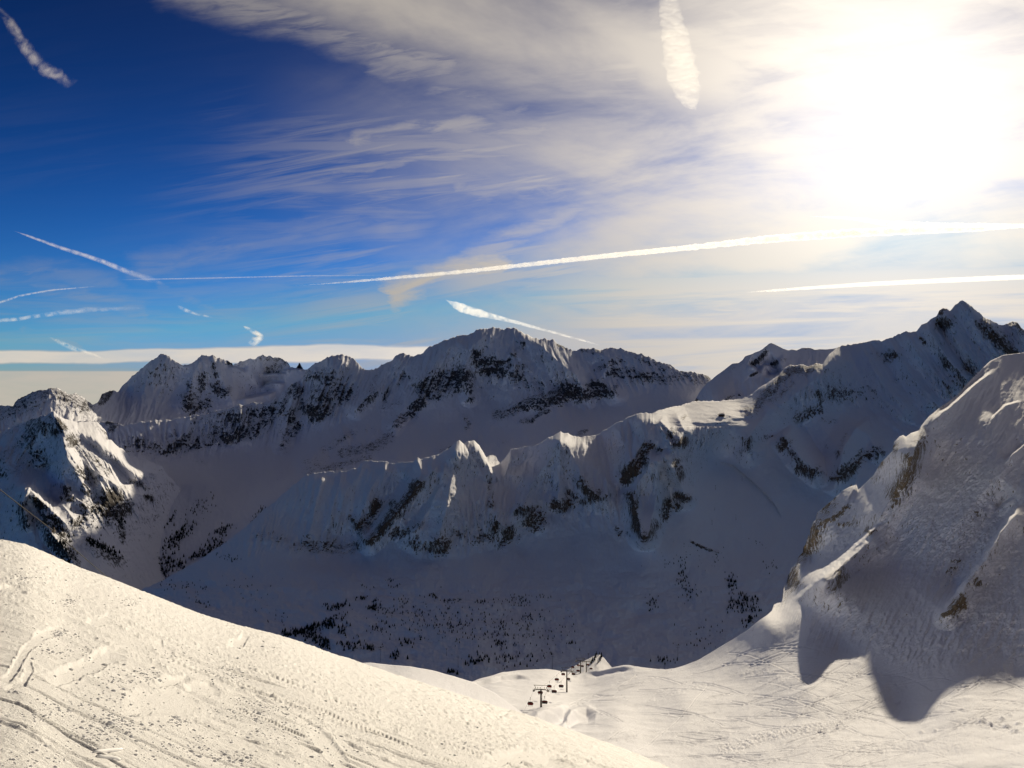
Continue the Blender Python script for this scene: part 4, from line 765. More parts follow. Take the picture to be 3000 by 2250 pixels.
# ---- chairlift pylon: tapering mast on a block, yoke, roller trains, service frame
LINE_DIR = math.atan2(dirpt(1657, 2000, 690).y - 525, dirpt(1657, 2000, 690).x - dirpt(1583, 2000, 525).x) - math.pi / 2
def pylon(loc, h, label, foot=0.0):
    t = empty('lift_pylon', loc, LINE_DIR + 0.05)
    tag(t, label, 'lift pylon', 'pylons carrying the chairlift')
    bm = bmesh.new(); tube(bm, [(0, 0, -foot), (0, 0, h * .5), (0, 0, h)], [0.62, 0.5, 0.36], 12); finish('mast', bm, M_steel, t, True)
    bm = bmesh.new(); box(bm, (0, 0, 0.1 - foot), (1.9, 1.9, 1.6)); bevelled(bm, .08); finish('foundation_block', bm, M_steel, t)
    bm = bmesh.new()
    for k in range(int(h / 0.6)): box(bm, (0.62, 0, 0.9 + k * 0.6), (0.05, 0.42, 0.05))
    box(bm, (0.66, 0.22, h / 2), (0.05, 0.05, h - .6)); box(bm, (0.66, -0.22, h / 2), (0.05, 0.05, h - .6)); finish('ladder', bm, M_steel, t)
    bm = bmesh.new()
    tube(bm, [(-3.6, 0, h - .25), (-2.4, 0, h + .1), (0, 0, h + .3), (2.4, 0, h + .1), (3.6, 0, h - .25)], [.16, .26, .34, .26, .16], 8); finish('crossarm', bm, M_steel, t, True)
    for s_ in (-1, 1):
        bm = bmesh.new()
        box(bm, (s_ * 3.55, 0, h - .15), (0.22, 4.4, 0.22), None)
        for k in range(8):
            bmesh.ops.create_cone(bm, cap_ends=True, segments=12, radius1=.27, radius2=.27, depth=.14,
                                  matrix=__import__('mathutils').Matrix.Translation((s_ * 3.75, -1.95 + k * .56, h + .05)) @ __import__('mathutils').Matrix.Rotation(math.pi / 2, 4, 'Y'))
        finish('roller_train', bm, M_steel, t)
        bm = bmesh.new()
        box(bm, (s_ * 4.2, 0, h - .55), (0.9, 3.6, 0.06)); box(bm, (s_ * 4.62, 0, h + .05), (0.05, 3.6, 0.05)); box(bm, (s_ * 4.62, -1.75, h - .25), (.05, .05, .6)); box(bm, (s_ * 4.62, 1.75, h - .25), (.05, .05, .6))
        finish('catwalk', bm, M_steel, t)
    bm = bmesh.new()
    tube(bm, [(-4.3, 0, h + 2.6), (4.3, 0, h + 2.6)], .13, 6)
    for s_ in (-1, 1):
        tube(bm, [(s_ * 2.7, 0, h + .1), (s_ * 3.7, 0, h + 2.55)], .13, 6); tube(bm, [(s_ * 1.9, 0, h + .2), (s_ * 2.1, 0, h + 1.7)], .09, 6)
    finish('service_frame', bm, M_steel, t, True)
    return t
PY = []
for px, py_, y, top, lab, ft in ((1585, 2081, 525, 2021, 'weathered brown lift pylon nearest the camera, standing at the edge of the snow gully', .5),
                             (1660.5, 2034, 690, 1966, 'tall dark lift pylon standing on the open piste behind the front one', .5),
                             (1700.5, 1976, 840, 1936.5, 'dark lift pylon at the brow of the piste, third from the front', 4),
                             (1717.5, 1968, 980, 1938, 'farthest dark lift pylon, half hidden behind the brow of the piste', 12)):
    b_ = dirpt(px, py_, y); h = (py_ - top) / F * y
    pylon(b_, h, lab, ft); PY.append((b_, h))
# ---- chairs with red weather hoods
def make_chair():
    t = empty('lift_chair', (0, 0, 0))
    bm = bmesh.new()                                             # hood: rounded shell, open below
    n, mseg = 10, 14; rows = []
    for i in range(n + 1):
        a = math.radians(-62 + 200 * i / n)                      # from the lower front over the top to the back
        row = []
        for j in range(mseg + 1):
            x = -1 + 2 * j / mseg; e = (1 - abs(x) ** 3.2) ** 0.42 if abs(x) < 1 else 0
            r = 0.30 + 0.70 * e
            row.append(bm.verts.new((x * 1.65, -math.cos(a) * 0.92 * r, math.sin(a) * 0.86 * r + .05)))
        rows.append(row)
    for a_, b_ in zip(rows[:-1], rows[1:]):
        for j in range(mseg): bm.faces.new((a_[j], a_[j + 1], b_[j + 1], b_[j]))
    for side in (0, mseg): bm.faces.new([r[side] for r in rows])
    bmesh.ops.solidify(bm, geom=bm.faces[:], thickness=0.05)
    finish('hood', bm, M_red, t, True)
    bm = bmesh.new(); box(bm, (0, 0.1, -.62), (3.0, .62, .16)); box(bm, (0, 0.42, -.25), (3.0, .14, .75)); bevelled(bm, .05); finish('seat', bm, M_dark, t)
    for k in range(4):
        bm = bmesh.new(); x = -1.05 + .7 * k; tube(bm, [(x, -.3, -.7), (x, -.5, -1.12)], .07, 6); box(bm, (x, -.55, -1.15), (.42, .3, .07)); finish('footrest', bm, M_dark, t)
    bm = bmesh.new(); tube(bm, [(0, .3, .85), (0, .3, 2.2), (0, .05, 3.2)], [.09, .08, .07], 8); tube(bm, [(-1.5, .35, .1), (-1.2, .3, .9), (1.2, .3, .9), (1.5, .35, .1)], .06, 6); finish('hanger', bm, M_steel, t, True)
    bm = bmesh.new(); box(bm, (0, 0, 3.3), (.3, .75, .28)); bevelled(bm, .05); finish('grip', bm, M_steel, t)
    return t
proto = make_chair(); first = True
order = ['nearest', 'second', 'third', 'fourth', 'fifth', 'sixth', 'seventh', 'eighth', 'ninth', 'tenth']
ROPES = {}
for side, lst in (('left', [(575, 1170, 505), (735, 990, 585), (882, 888, 630), (1003, 778, 690), (1107, 692, 762), (1262, 578, 905), (1352, 546, 960)]),
                  ('right', [(808, 1145, 515), (960, 972, 562), (1073, 885, 605), (1187, 770, 720), (1272, 690, 792), (1348, 638, 845), (1415, 562, 905), (1508, 540, 945), (1556, 602, 990)])):
    grips = []
    for k, (zx, zy, y) in enumerate(lst):
        p = dirpt(1450 + zx * .1808, 1850 + zy * .1808, y)
        c = proto if first else copy_tree(proto); first = False
        c.location = p; c.rotation_euler = (0, 0, LINE_DIR + (0.0 if side == 'left' else math.pi))
        where = {('left', 0): 'left of the front mast', ('right', 0): 'right of the front mast', ('left', 1): 'behind the front mast top'}.get((side, k))
        tag(c, f'red-hooded lift chair, {order[k]} on the {side} cable' + (', ' + where if where else ''), 'lift chair', 'red-hooded chairs on the chairlift')
        grips.append(p + Vector((0, 0, 3.35)))
    ROPES[side] = grips
M_rope = simple_mat('steel rope', (0.022, 0.018, 0.016), 0.8, 0.0)
for side, sg in (('left', -1), ('right', 1)):
    pts = list(ROPES[side]); cs, sn = math.cos(LINE_DIR), math.sin(LINE_DIR)
    for b_, h in PY: pts.append(b_ + Vector((sg * 3.75 * cs, sg * 3.75 * sn, h + .35)))
    pts.sort(key=lambda p: p.y)
    d = (pts[1] - pts[0]).normalized(); pts = [pts[0] - d * 110] + pts
    e_ = pts[-1]; pts.append(e_ + Vector((22, 170, -75)))
    bm = bmesh.new(); tube(bm, pts, 0.035, 6)
    tag(finish('haul_cable', bm, M_rope), f'steel haul cable on the {side} side of the chairlift pylons', 'cable')
# ---- cable crossing the view at the left, dipping behind the piste
bm = bmesh.new()
a_, m_, b_ = dirpt(-260, 1222, 60), dirpt(158, 1556, 80), dirpt(420, 1778, 110)
pp = [a_.lerp(m_, k / 8) + Vector((0, 0, -.12 * math.sin(math.pi * k / 8))) for k in range(9)] + [m_.lerp(b_, k / 8) + Vector((0, 0, -.1 * math.sin(math.pi * k / 8))) for k in range(1, 9)]
tube(bm, pp, 0.036, 6)
cab = finish('tow_cable', bm, M_rope); tag(cab, 'thin dark cable slanting down across the left edge towards the piste', 'cable')
bm = bmesh.new(); box(bm, m_, (.22, .3, .2)); box(bm, m_ + Vector((0.02, 0, .2)), (.07, .07, .3)); finish('clamp', bm, M_steel, cab)

# ---- masts down in the valley and lift posts in the bowl
def mast(px, top, bot, layer, label, arms=True, kind='valley_mast', cat='mast', grp='masts on the shaded valley floor'):
    p = Vector(surf_y(layer, px, bot)); s = p.y / F; h = (bot - top) * s
    bm = bmesh.new(); w = 0.22 * max(1, s * 1.2)
    tube(bm, [(0, 0, -2), (0, 0, h)], [w * 1.4, w * .6], 6)
    if arms:
        box(bm, (0, 0, h * .93), (h * .28, .3, .3)); box(bm, (0, 0, h * .8), (h * .2, .3, .3))
    for k in range(5): box(bm, (0, 0, h * (.1 + .14 * k)), (w * 3.4 * (1 - .14 * k), .15, .15))
    o = finish(kind, bm, M_steel); o.location = p; tag(o, label, cat, grp)
VM = 'valley_and_ridges'
mast(1113, 1893, 1938, VM, 'tall thin mast rising just above the piste edge, leftmost in the valley')
mast(1307, 1897, 1921, VM, 'short thin mast on the valley floor, second from the left')
mast(1342, 1917, 1954, VM, 'thin mast on the valley floor above the dip in the snow crest')
mast(1513, 1901, 1934, VM, 'dark mast between conifers left of the chairlift')
mast(1617, 1913, 1960, VM, 'slim tall mast rising behind the brow just left of the second pylon')
mast(1985, 1893, 1940, VM, 'thin mast standing alone right of the chairlift near the snow fan')
mast(1723, 1910, 1934, VM, 'thin mast above the lit spur behind the farthest pylon')
for k, (x, y0, y1, lab) in enumerate(((552, 845, 858, 'tiny dark post high in the snow bowl'), (548, 930, 945, 'small dark post in the bowl, second from the top'), (543, 1052, 1078, 'wider dark lift post in the middle of the bowl'), (541, 1172, 1190, 'small dark post low in the bowl between two wider ones'),
        (527, 1240, 1268, 'wide dark lift post lowest in the bowl'), (654, 1208, 1240, 'slim post right of the line of posts in the bowl'), (687, 1005, 1030, 'slim post beside the curved piste cut in the bowl'))):
    mast(1800 + x * .5425, 850 + y0 * .5425, 850 + y1 * .5425, VM, lab, k in (2, 4), 'lift_post', 'lift post', 'lift posts in the shaded bowl')
# hut on the pass
p = Vector(surf_y(VM, 2113, 1219)); hut = empty('mountain_hut', p, .4); tag(hut, 'small dark timber hut at the edge of the sunlit pass', 'hut')
bm = bmesh.new(); box(bm, (0, 0, 3), (17, 9, 7)); finish('wall', bm, M_hut, hut)
bm = bmesh.new(); v_ = [bm.verts.new(c) for c in ((-9.5, -6, 6.3), (9.5, -6, 6.3), (9.5, 0, 9.5), (-9.5, 0, 9.5), (-9.5, 6, 6.3), (9.5, 6, 6.3))]
bm.faces.new((v_[0], v_[1], v_[2], v_[3])); bm.faces.new((v_[3], v_[2], v_[5], v_[4])); bmesh.ops.solidify(bm, geom=bm.faces[:], thickness=.5); finish('roof', bm, M_lump, hut)
for wx in (-3, 3):
    bm = bmesh.new(); box(bm, (wx, -4.55, 3.2), (2, .12, 2)); finish('window', bm, M_dark, hut)

# ---- conifers
def conifer_mesh(seed):
    r = random.Random(seed); bm = bmesh.new()
    tube(bm, [(0, 0, -.5), (0, 0, 1.0)], [.035, .008], 5)
    for f in bm.faces: f.material_index = 1
    nl = 7
    for i in range(nl):
        z = .10 + .86 * i / nl; rad = .235 * (1 - i / nl) ** .85 * r.uniform(.82, 1.15) + .012; n = 9
        top = bm.verts.new((r.uniform(-.01, .01), r.uniform(-.01, .01), min(1.02, z + .22)))
        ring = []
        for k in range(n * 2):
            a = math.pi * k / n + r.uniform(-.1, .1); q = rad * (r.uniform(.85, 1.2) if k % 2 == 0 else r.uniform(.45, .65))
            ring.append(bm.verts.new((q * math.cos(a), q * math.sin(a), z - (.05 if k % 2 == 0 else 0) * r.uniform(.5, 1.4))))
        for k in range(n * 2): bm.faces.new((top, ring[k], ring[(k + 1) % (2 * n)]))
    me = bpy.data.meshes.new('conifer_tree'); bm.to_mesh(me); bm.free()
    me.materials.append(M_needle); me.materials.append(M_bark); return me
CON = [conifer_mesh(i) for i in range(6)]
LM_ = 'left_mountain'; CM = 'central_mountain'
def z7(x, y): return (800 + x * .4069, 1600 + y * .4069)
def z2(x, y): return (x * .4521, 950 + y * .4521)
def z4(x, y): return (1800 + x * .5425, 850 + y * .5425)
def z5(x, y): return (x * .4521, 1500 + y * .4521)
def z6(x, y): return (1900 + x * .4973, 1500 + y * .4973)
# (centre, half width, half height, slant, count, height in metres, sheet, region)
CL = []
def cl(f, x, y, hw, hh, slant, n, h, layer, reg):
    c_ = f(x, y); k = f(1, 0)[0] - f(0, 0)[0]
    CL.append((c_[0], c_[1], hw * k, hh * k, slant, n, h, layer, reg))
R_V = 'on the shaded valley floor beyond the piste'; R_F = 'in the dense dark wood above the piste edge'; R_G = 'on the gorge slopes between the left peak and the middle ridge'; R_L = 'on the rocky foot of the left peak'; R_S = 'on the sunlit snow spur behind the chairlift'; R_B = 'in the thickets below the right-hand bowl'
cl(z7, 240, 600, 190, 26, -.28, 170, 8, VM, R_F); cl(z7, 400, 575, 60, 26, 0, 36, 8, VM, R_F); cl(z7, 280, 650, 90, 45, .2, 60, 8, VM, R_F); cl(z7, 370, 705, 60, 34, .1, 40, 8, VM, R_F)
cl(z7, 500, 600, 60, 70, 0, 26, 8, VM, R_F); cl(z7, 470, 430, 70, 20, -.35, 40, 8, VM, R_V); cl(z7, 720, 448, 65, 18, 0, 34, 8, VM, R_V); cl(z7, 740, 400, 40, 26, 0, 10, 7, VM, R_V); cl(z7, 630, 370, 40, 26, 0, 16, 7, VM, R_V); cl(z7, 480, 500, 90, 30, -.2, 22, 6, VM, R_V)
cl(z7, 520, 720, 60, 40, .2, 24, 8, VM, R_V); cl(z7, 690, 740, 40, 20, 0, 18, 8, VM, R_V); cl(z7, 760, 590, 100, 40, 0, 22, 6, VM, R_V); cl(z7, 600, 700, 60, 60, 0, 22, 7, VM, R_V); cl(z7, 660, 290, 60, 14, 0, 9, 5, VM, R_V); cl(z7, 850, 240, 40, 14, 0, 7, 6, VM, R_V); cl(z7, 870, 285, 60, 16, 0, 12, 5, VM, R_V)
cl(z7, 1160, 360, 40, 22, .5, 16, 6, VM, R_V); cl(z7, 1250, 395, 60, 12, 0, 20, 5, VM, R_V); cl(z7, 1500, 410, 60, 24, 0, 12, 7, VM, R_V); cl(z7, 1760, 390, 80, 36, 0, 40, 5.5, VM, R_V); cl(z7, 1920, 370, 70, 26, 0, 12, 5, VM, R_V); cl(z7, 1840, 520, 40, 30, 0, 14, 6, VM, R_V); cl(z7, 1700, 640, 160, 80, 0, 30, 5.5, VM, R_V)
cl(z7, 1630, 700, 30, 18, 0, 12, 6, VM, R_V); cl(z7, 1450, 835, 60, 18, -.2, 34, 7, VM, R_V); cl(z7, 1260, 905, 60, 12, .1, 16, 8, VM, R_V); cl(z7, 900, 790, 60, 30, 0, 14, 8, VM, R_V); cl(z7, 970, 680, 80, 50, 0, 20, 7, VM, R_V); cl(z7, 1280, 575, 40, 18, 0, 10, 6, VM, R_V)
cl(z7, 1200, 560, 480, 170, 0, 260, 5, VM, R_V); cl(z7, 1800, 620, 380, 190, 0, 170, 4.6, VM, R_V); cl(z7, 1700, 800, 300, 50, 0, 50, 7, VM, R_V); cl(z7, 930, 450, 160, 80, 0, 50, 5, VM, R_V); cl(z7, 2150, 700, 25, 15, 0, 9, 6, VM, R_V)
cl(z5, 1260, 490, 120, 40, .1, 24, 5, VM, R_V); cl(z5, 1500, 300, 90, 30, .2, 26, 5, VM, R_V); cl(z5, 1100, 480, 70, 40, .3, 16, 5, VM, R_V); cl(z5, 1300, 580, 70, 24, .4, 14, 6, VM, R_V); cl(z5, 1760, 680, 140, 60, .3, 20, 4.5, VM, R_V); cl(z5, 2110, 610, 30, 20, 0, 8, 6, VM, R_V); cl(z5, 1640, 500, 300, 120, .2, 26, 4, VM, R_V)
cl(z6, 190, 370, 40, 110, .6, 46, 6, VM, R_B); cl(z6, 490, 420, 40, 60, 0, 50, 7, VM, R_B); cl(z6, 560, 540, 100, 55, 0, 120, 7, VM, R_B); cl(z6, 240, 470, 60, 60, 0, 30, 5, VM, R_B); cl(z6, 730, 320, 50, 60, 0, 14, 5, VM, R_B); cl(z6, 20, 530, 40, 50, 0, 26, 6, VM, R_B); cl(z6, 200, 250, 220, 120, 0, 40, 3.6, VM, R_B)
cl(z6, 320, 740, 160, 90, 0, 34, 5, VM, R_B); cl(z6, 80, 880, 80, 16, 0, 16, 8, VM, R_B); cl(z6, 590, 640, 40, 40, -.5, 26, 8, VM, R_B); cl(z6, 640, 180, 60, 12, .4, 9, 4, VM, R_B); cl(z6, 400, 280, 40, 40, 0, 10, 4, VM, R_B)
cl(z5, 1120, 200, 70, 70, -.6, 90, 12, CM, R_G); cl(z5, 1060, 350, 130, 60, -.2, 130, 12, CM, R_G); cl(z5, 1340, 250, 110, 40, -.6, 110, 11, CM, R_G); cl(z5, 1200, 120, 80, 50, -.4, 50, 10, CM, R_G); cl(z5, 1440, 120, 80, 40, -.5, 50, 10, CM, R_G); cl(z5, 940, 120, 22, 50, 0, 40, 10, CM, R_G); cl(z5, 1110, 40, 40, 20, -1.4, 26, 9, CM, R_G)
cl(z5, 1000, 420, 80, 40, 0, 50, 12, CM, R_G); cl(z5, 1300, -30, 120, 60, -.5, 50, 8, CM, R_G); cl(z5, 1680, 0, 40, 30, -.7, 20, 9, CM, R_G)
cl(z5, 660, 230, 110, 30, .45, 110, 11, LM_, R_L); cl(z5, 420, 210, 80, 130, .9, 90, 10, LM_, R_L); cl(z5, 790, 60, 16, 70, 0, 22, 9, LM_, R_L); cl(z5, 560, 40, 120, 110, .5, 60, 8, LM_, R_L); cl(z5, 140, 20, 130, 70, .3, 26, 8, LM_, R_L); cl(z5, 700, 20, 100, 80, .5, 26, 8, LM_, R_L)
tr = random.Random(12); TREES = []
for (cx, cy, hw, hh, slant, n, h, layer, reg) in CL:
    for _ in range(n):
        dx = tr.gauss(0, .5) if n < 60 else tr.uniform(-1, 1) if tr.random() < .5 else tr.gauss(0, .45)
        dx = max(-1.1, min(1.1, dx)); dy = tr.gauss(0, .5)
        x = cx + dx * hw; y = cy + dy * hh + slant * dx * hw
        if layer == VM and y > 2000: continue
        p = surf_y(layer, x, y); hgt = h * tr.uniform(.5, 1.25)
        TREES.append((hgt / p[1], Vector(p), hgt, reg))
for zx, zy, hh_ in ((1640, 320, 7), (1725, 335, 7), (1620, 410, 9), (1605, 455, 7), (1580, 470, 8), (1555, 500, 7), (1695, 455, 8), (1722, 405, 8), (1690, 300, 5), (1665, 500, 6)):
    x, y = 1450 + zx * .1808, 1850 + (zy + 12) * .1808
    p = surf_y('lower_knoll', x, y); TREES.append((9.0, Vector(p), hh_ * .75, R_S))
# two trees at the same spot would merge
TREES.sort(key=lambda t: -t[0])
big, rest = TREES[:296], TREES[296:]
for i, (_, p, hgt, reg) in enumerate(big):
    o = bpy.data.objects.new('conifer_tree', CON[i % 6]); C.objects.link(o)
    o.location = p; w = hgt * tr.uniform(.9, 1.25); o.scale = (w, w, hgt); o.rotation_euler = (0, 0, tr.uniform(0, 6))
    tag(o, 'small dark conifer ' + reg, 'conifer', 'small dark conifers ' + reg)
vs, fs, mi = [], [], []; base_ = 0
src = []
for me in CON:
    co = np.empty(len(me.vertices) * 3, np.float32); me.vertices.foreach_get('co', co); src.append((co.reshape(-1, 3), [tuple(p.vertices) for p in me.polygons], [p.material_index for p in me.polygons]))
for i, (_, p, hgt, reg) in enumerate(rest):
    co, pf, pm = src[i % 6]; w = hgt * tr.uniform(.9, 1.3); a = tr.uniform(0, 6)
    R_ = np.array([[math.cos(a), -math.sin(a), 0], [math.sin(a), math.cos(a), 0], [0, 0, 1]])
    vs.append((co * [w, w, hgt]) @ R_.T + np.array(p)); fs += [tuple(v_ + base_ for v_ in f) for f in pf]; mi += pm; base_ += len(co)
me = bpy.data.meshes.new('conifer_wood'); me.from_pydata(np.concatenate(vs).tolist(), [], fs); me.polygons.foreach_set('material_index', mi); me.materials.append(M_needle); me.materials.append(M_bark)
o = bpy.data.objects.new('conifer_wood', me); C.objects.link(o); tag(o, 'scattered tiny dark conifers and thickets across the shaded valley slopes', 'wood', kind='stuff')

# ---- lumps of broken snow on the piste
xs_, PX_, PY_, PP, RG = PISTE
vs, fs = [], []; base_ = 0
tl = random.Random(99)
ico = bmesh.new(); bmesh.ops.create_icosphere(ico, subdivisions=2, radius=1); iv = np.array([v_.co[:] for v_ in ico.verts]); if_ = [tuple(v_.index for v_ in f.verts) for f in ico.faces]; ico.free()
cnt = 0; seeds = []
for _ in range(26): seeds.append((tl.uniform(0, 2100), tl.uniform(1680, 2250), tl.uniform(15, 60)))
seeds += [(260, 2120, 60), (420, 2160, 90), (140, 2080, 50), (560, 2200, 60), (350, 2140, 50), (700, 2080, 40), (620, 2230, 80), (1000, 2190, 60), (1350, 2180, 50), (180, 1900, 50), (330, 1990, 60), (420, 1980, 40), (650, 1960, 40), (900, 2120, 60), (800, 2150, 60), (90, 2230, 90)]
while cnt < 3200:
    if tl.random() < .72:
        sx, sy, sp = seeds[tl.randrange(len(seeds))]; x = tl.gauss(sx, sp); y = tl.gauss(sy, sp * .35)
    else: x = tl.uniform(-200, 2100); y = tl.uniform(1600, 2400)
    i = int(round((x - xs_[0]) / 2.0))
    if i < 5 or i >= len(xs_) - 5: continue
    j = int(np.searchsorted(PY_[:, i], y))
    if j < 3 or j >= PY_.shape[0] - 3: continue
    p = PP[j, i]; d_ = p[1]
    r = tl.uniform(.003, .011) * (1 + 1.6 * tl.random() ** 8) * (d_ / 8) ** .6
    n_ = np.array([tl.gauss(0, .25) for _ in range(3)])
    k3 = np.sin(iv * 3.1 + tl.uniform(0, 9)).sum(1)[:, None] * .13
    sc_ = np.array([tl.uniform(.8, 1.6), tl.uniform(.7, 1.2), tl.uniform(.55, .9)]) * r
    vs.append(iv * (1 + k3) * sc_ + p + np.array([0, 0, r * .1])); fs += [tuple(v_ + base_ for v_ in f) for f in if_]; base_ += len(iv); cnt += 1
me = bpy.data.meshes.new('snow_lumps'); me.from_pydata(np.concatenate(vs).tolist(), [], fs); me.materials.append(M_lump)
o = bpy.data.objects.new('snow_lumps', me); C.objects.link(o); tag(o, 'crumbled lumps of snow strewn over the sunlit piste', 'snow lumps', kind='stuff')
# the two bars of packed snow lying near the camera
def on_piste(x, y):
    i = int(round((x - xs_[0]) / 2.0)); j = int(np.searchsorted(PY_[:, i], y)); return Vector(PP[j, i])
for (x0, y0, x1, y1, lab) in ((275, 2210, 358, 2205, 'upper of two short bars of packed snow lying on the piste at bottom left'), (282, 2222, 352, 2232, 'lower of two short bars of packed snow lying on the piste at bottom left')):
    a, b = on_piste(x0, y0), on_piste(x1, y1); bm = bmesh.new()
    pts = [a.lerp(b, k / 6) + Vector((0, 0, .012 + tl.uniform(-.004, .004))) for k in range(7)]
    tube(bm, pts, [.012, .02, .022, .020, .023, .02, .012], 8); tag(finish('snow_bar', bm, M_lump, None, True), lab, 'snow block')

# ---- contrails: long puffs of ice cloud high above, each a soft-edged body
def cloud_mat(name, size, dens, lo=0.35, hi=0.62, stretch=(1, 1, 1), aniso=.5, thick=100.0):
    # an ice cloud that scatters sunlight forwards; dens is the optical depth through its middle
    m = bpy.data.materials.new(name); m.use_nodes = True; nt = m.node_tree; nt.nodes.clear(); g = G(nt)
    out = g.node('ShaderNodeOutputMaterial'); vs_ = g.node('ShaderNodeVolumeScatter')
    vs_.inputs['Color'].default_value = (1, 1, 1, 1); vs_.inputs['Anisotropy'].default_value = aniso
    D_ = dens / thick
    pos = g.vm('MULTIPLY', g.node('ShaderNodeNewGeometry').outputs['Position'], stretch)
    n = g.noise(pos, 1.0 / size, 4, 0.55, 0.6)
    g.L.new(g.mul(g.ss(n, max(.2, lo - .05), hi + .12), D_ * 2.2), vs_.inputs['Density'])
    g.L.new(vs_.outputs[0], out.inputs['Volume'])
    return m
def thin_cloud_mat(name, size, dens, edge, lo=0.35, hi=0.62, stretch=(1, 1, 1), col=(0.95, 0.92, 0.87)):
    m = bpy.data.materials.new(name); m.use_nodes = True; nt = m.node_tree; nt.nodes.clear(); g = G(nt)
    out = g.node('ShaderNodeOutputMaterial'); mix = g.node('ShaderNodeMixShader'); tr_ = g.node('ShaderNodeBsdfTransparent')
    df = g.node('ShaderNodeBsdfDiffuse'); tl_ = g.node('ShaderNodeBsdfTranslucent'); m2 = g.node('ShaderNodeMixShader')
    df.inputs[0].default_value = (*col, 1); tl_.inputs[0].default_value = (*col, 1); m2.inputs[0].default_value = .5
    m2.inputs[0].default_value = .92
    g.L.new(df.outputs[0], m2.inputs[1]); g.L.new(tl_.outputs[0], m2.inputs[2])
    lw = g.node('ShaderNodeLayerWeight'); lw.inputs[0].default_value = .5
    pos = g.vm('MULTIPLY', g.node('ShaderNodeNewGeometry').outputs['Position'], stretch)
    n = g.noise(pos, 1.0 / size, 3, 0.5, 0.6)
    core = g.m('POWER', g.sub(1.0, lw.outputs['Facing']), edge)
    fade = g.node('ShaderNodeAttribute', attribute_name='fade').outputs['Fac']
    a = g.m('MULTIPLY', g.mul(core, g.ss(n, lo, hi)), g.mul(fade, dens), clamp=True)
    g.L.new(a, mix.inputs[0]); g.L.new(tr_.outputs[0], mix.inputs[1]); g.L.new(m2.outputs[0], mix.inputs[2]); g.L.new(mix.outputs[0], out.inputs[0])
    return m
def contrail(label, pts, y, dens=.6, edge=1.3, lo=.33, hi=.6, tex=1.2, ends=(.06, .06), wob=.25, puff=0.0, st=(1, 1, 1), tp=.10, vol=False, g_=.5):
    P_ = np.array(pts, float); n = len(P_); t = np.zeros(n); t[1:] = np.cumsum(np.hypot(np.diff(P_[:, 0]), np.diff(P_[:, 1])))
    L_ = t[-1]; N = int(max(24, min(260, L_ / 6))); q = np.linspace(0, L_, N)
    X_ = np.interp(q, t, P_[:, 0]); Y_ = np.interp(q, t, P_[:, 1]); Wd = np.interp(q, t, P_[:, 2])
    k_ = max(1, N // 24); ker = np.ones(2 * k_ + 1) / (2 * k_ + 1)
    X_ = np.convolve(np.pad(X_, k_, mode='reflect', reflect_type='odd'), ker, 'valid'); Y_ = np.convolve(np.pad(Y_, k_, mode='reflect', reflect_type='odd'), ker, 'valid')
    sd = abs(hash(label)) % 97 if False else int(P_[0, 0] + P_[0, 1]) % 97
    Y_ = Y_ + wob * Wd * fbm(q / 60, q * 0, 3, 900 + sd); Wd = Wd * (1 + .35 * fbm(q / 25, q * 0 + 5, 4, 930 + sd)) + puff * Wd * np.clip(fbm(q / 9, q * 0 + 9, 3, 940 + sd), -.2, 1)
    s = y / F; bm_v, fade = [], []; M_ = 14
    e0, e1 = ends; f_ = np.clip(q / (L_ * e0 + 1e-6), 0, 1) * np.clip((L_ - q) / (L_ * e1 + 1e-6), 0, 1)
    taper = np.clip(q / (L_ * tp), .02, 1) ** .7 * np.clip((L_ - q) / (L_ * tp), .02, 1) ** .7
    c = np.stack([U(X_) * y, np.full(N, float(y)), V(Y_) * y], 1); d = np.gradient(c, axis=0); d /= np.linalg.norm(d, axis=1)[:, None]
    nrm_ = np.stack([-d[:, 2], d[:, 1] * 0, d[:, 0]], 1); dep_ = np.array([0, 1.0, 0])
    V_ = np.empty((M_, N, 3))
    for k in range(M_):
        a = 2 * math.pi * k / M_; V_[k] = c + nrm_ * (math.cos(a) * Wd * 0.95 * s * taper)[:, None] + dep_[None] * (math.sin(a) * Wd * s * taper * .8)[:, None]
    V_ = np.concatenate([V_, V_[:1]], 0); fd = np.repeat(f_[None], M_ + 1, 0)
    size = float(np.mean(P_[:, 2])) * s * tex * 2.2
    o = mesh_grid('contrail', V_, {'fade': fd}, (cloud_mat('ice cloud', size, dens, lo, hi, st, g_, 1.9 * float(np.max(P_[:, 2])) * s) if vol else thin_cloud_mat('thin ice cloud', size, dens * .9, edge + 1.1, lo + .03, hi + .1, st)), None)
    if not vol: tag(o, label, 'contrail'); return o
    bm = bmesh.new(); bm.from_mesh(o.data); bmesh.ops.remove_doubles(bm, verts=bm.verts[:], dist=.001); be = [e for e in bm.edges if e.is_boundary]; bmesh.ops.holes_fill(bm, edges=be, sides=0); bmesh.ops.recalc_face_normals(bm, faces=bm.faces[:]); bm.to_mesh(o.data); bm.free()
    tag(o, label, 'contrail')
    return o
Y0 = 24000
contrail('long bright contrail rising gently across the middle of the sky to the right edge', [(850, 838, 2), (1000, 828, 3), (1166, 813, 5), (1350, 797, 6), (1500, 780, 7), (1800, 747, 8), (2064, 721, 9), (2250, 700, 12), (2500, 682, 13), (2800, 670, 12), (3080, 658, 11)], Y0, .95, .9, .22, .42, 1.0, ends=(.12, .001), puff=.5, wob=.12, vol=True, g_=.5)
contrail('thin contrail running just above the long bright one at the right edge', [(2370, 633, 2), (2500, 640, 5), (2600, 655, 9), (2750, 660, 8), (3080, 662, 6)], Y0 - 1500, .8, 1.1, .3, .5, ends=(.15, .001), puff=.6, vol=True)
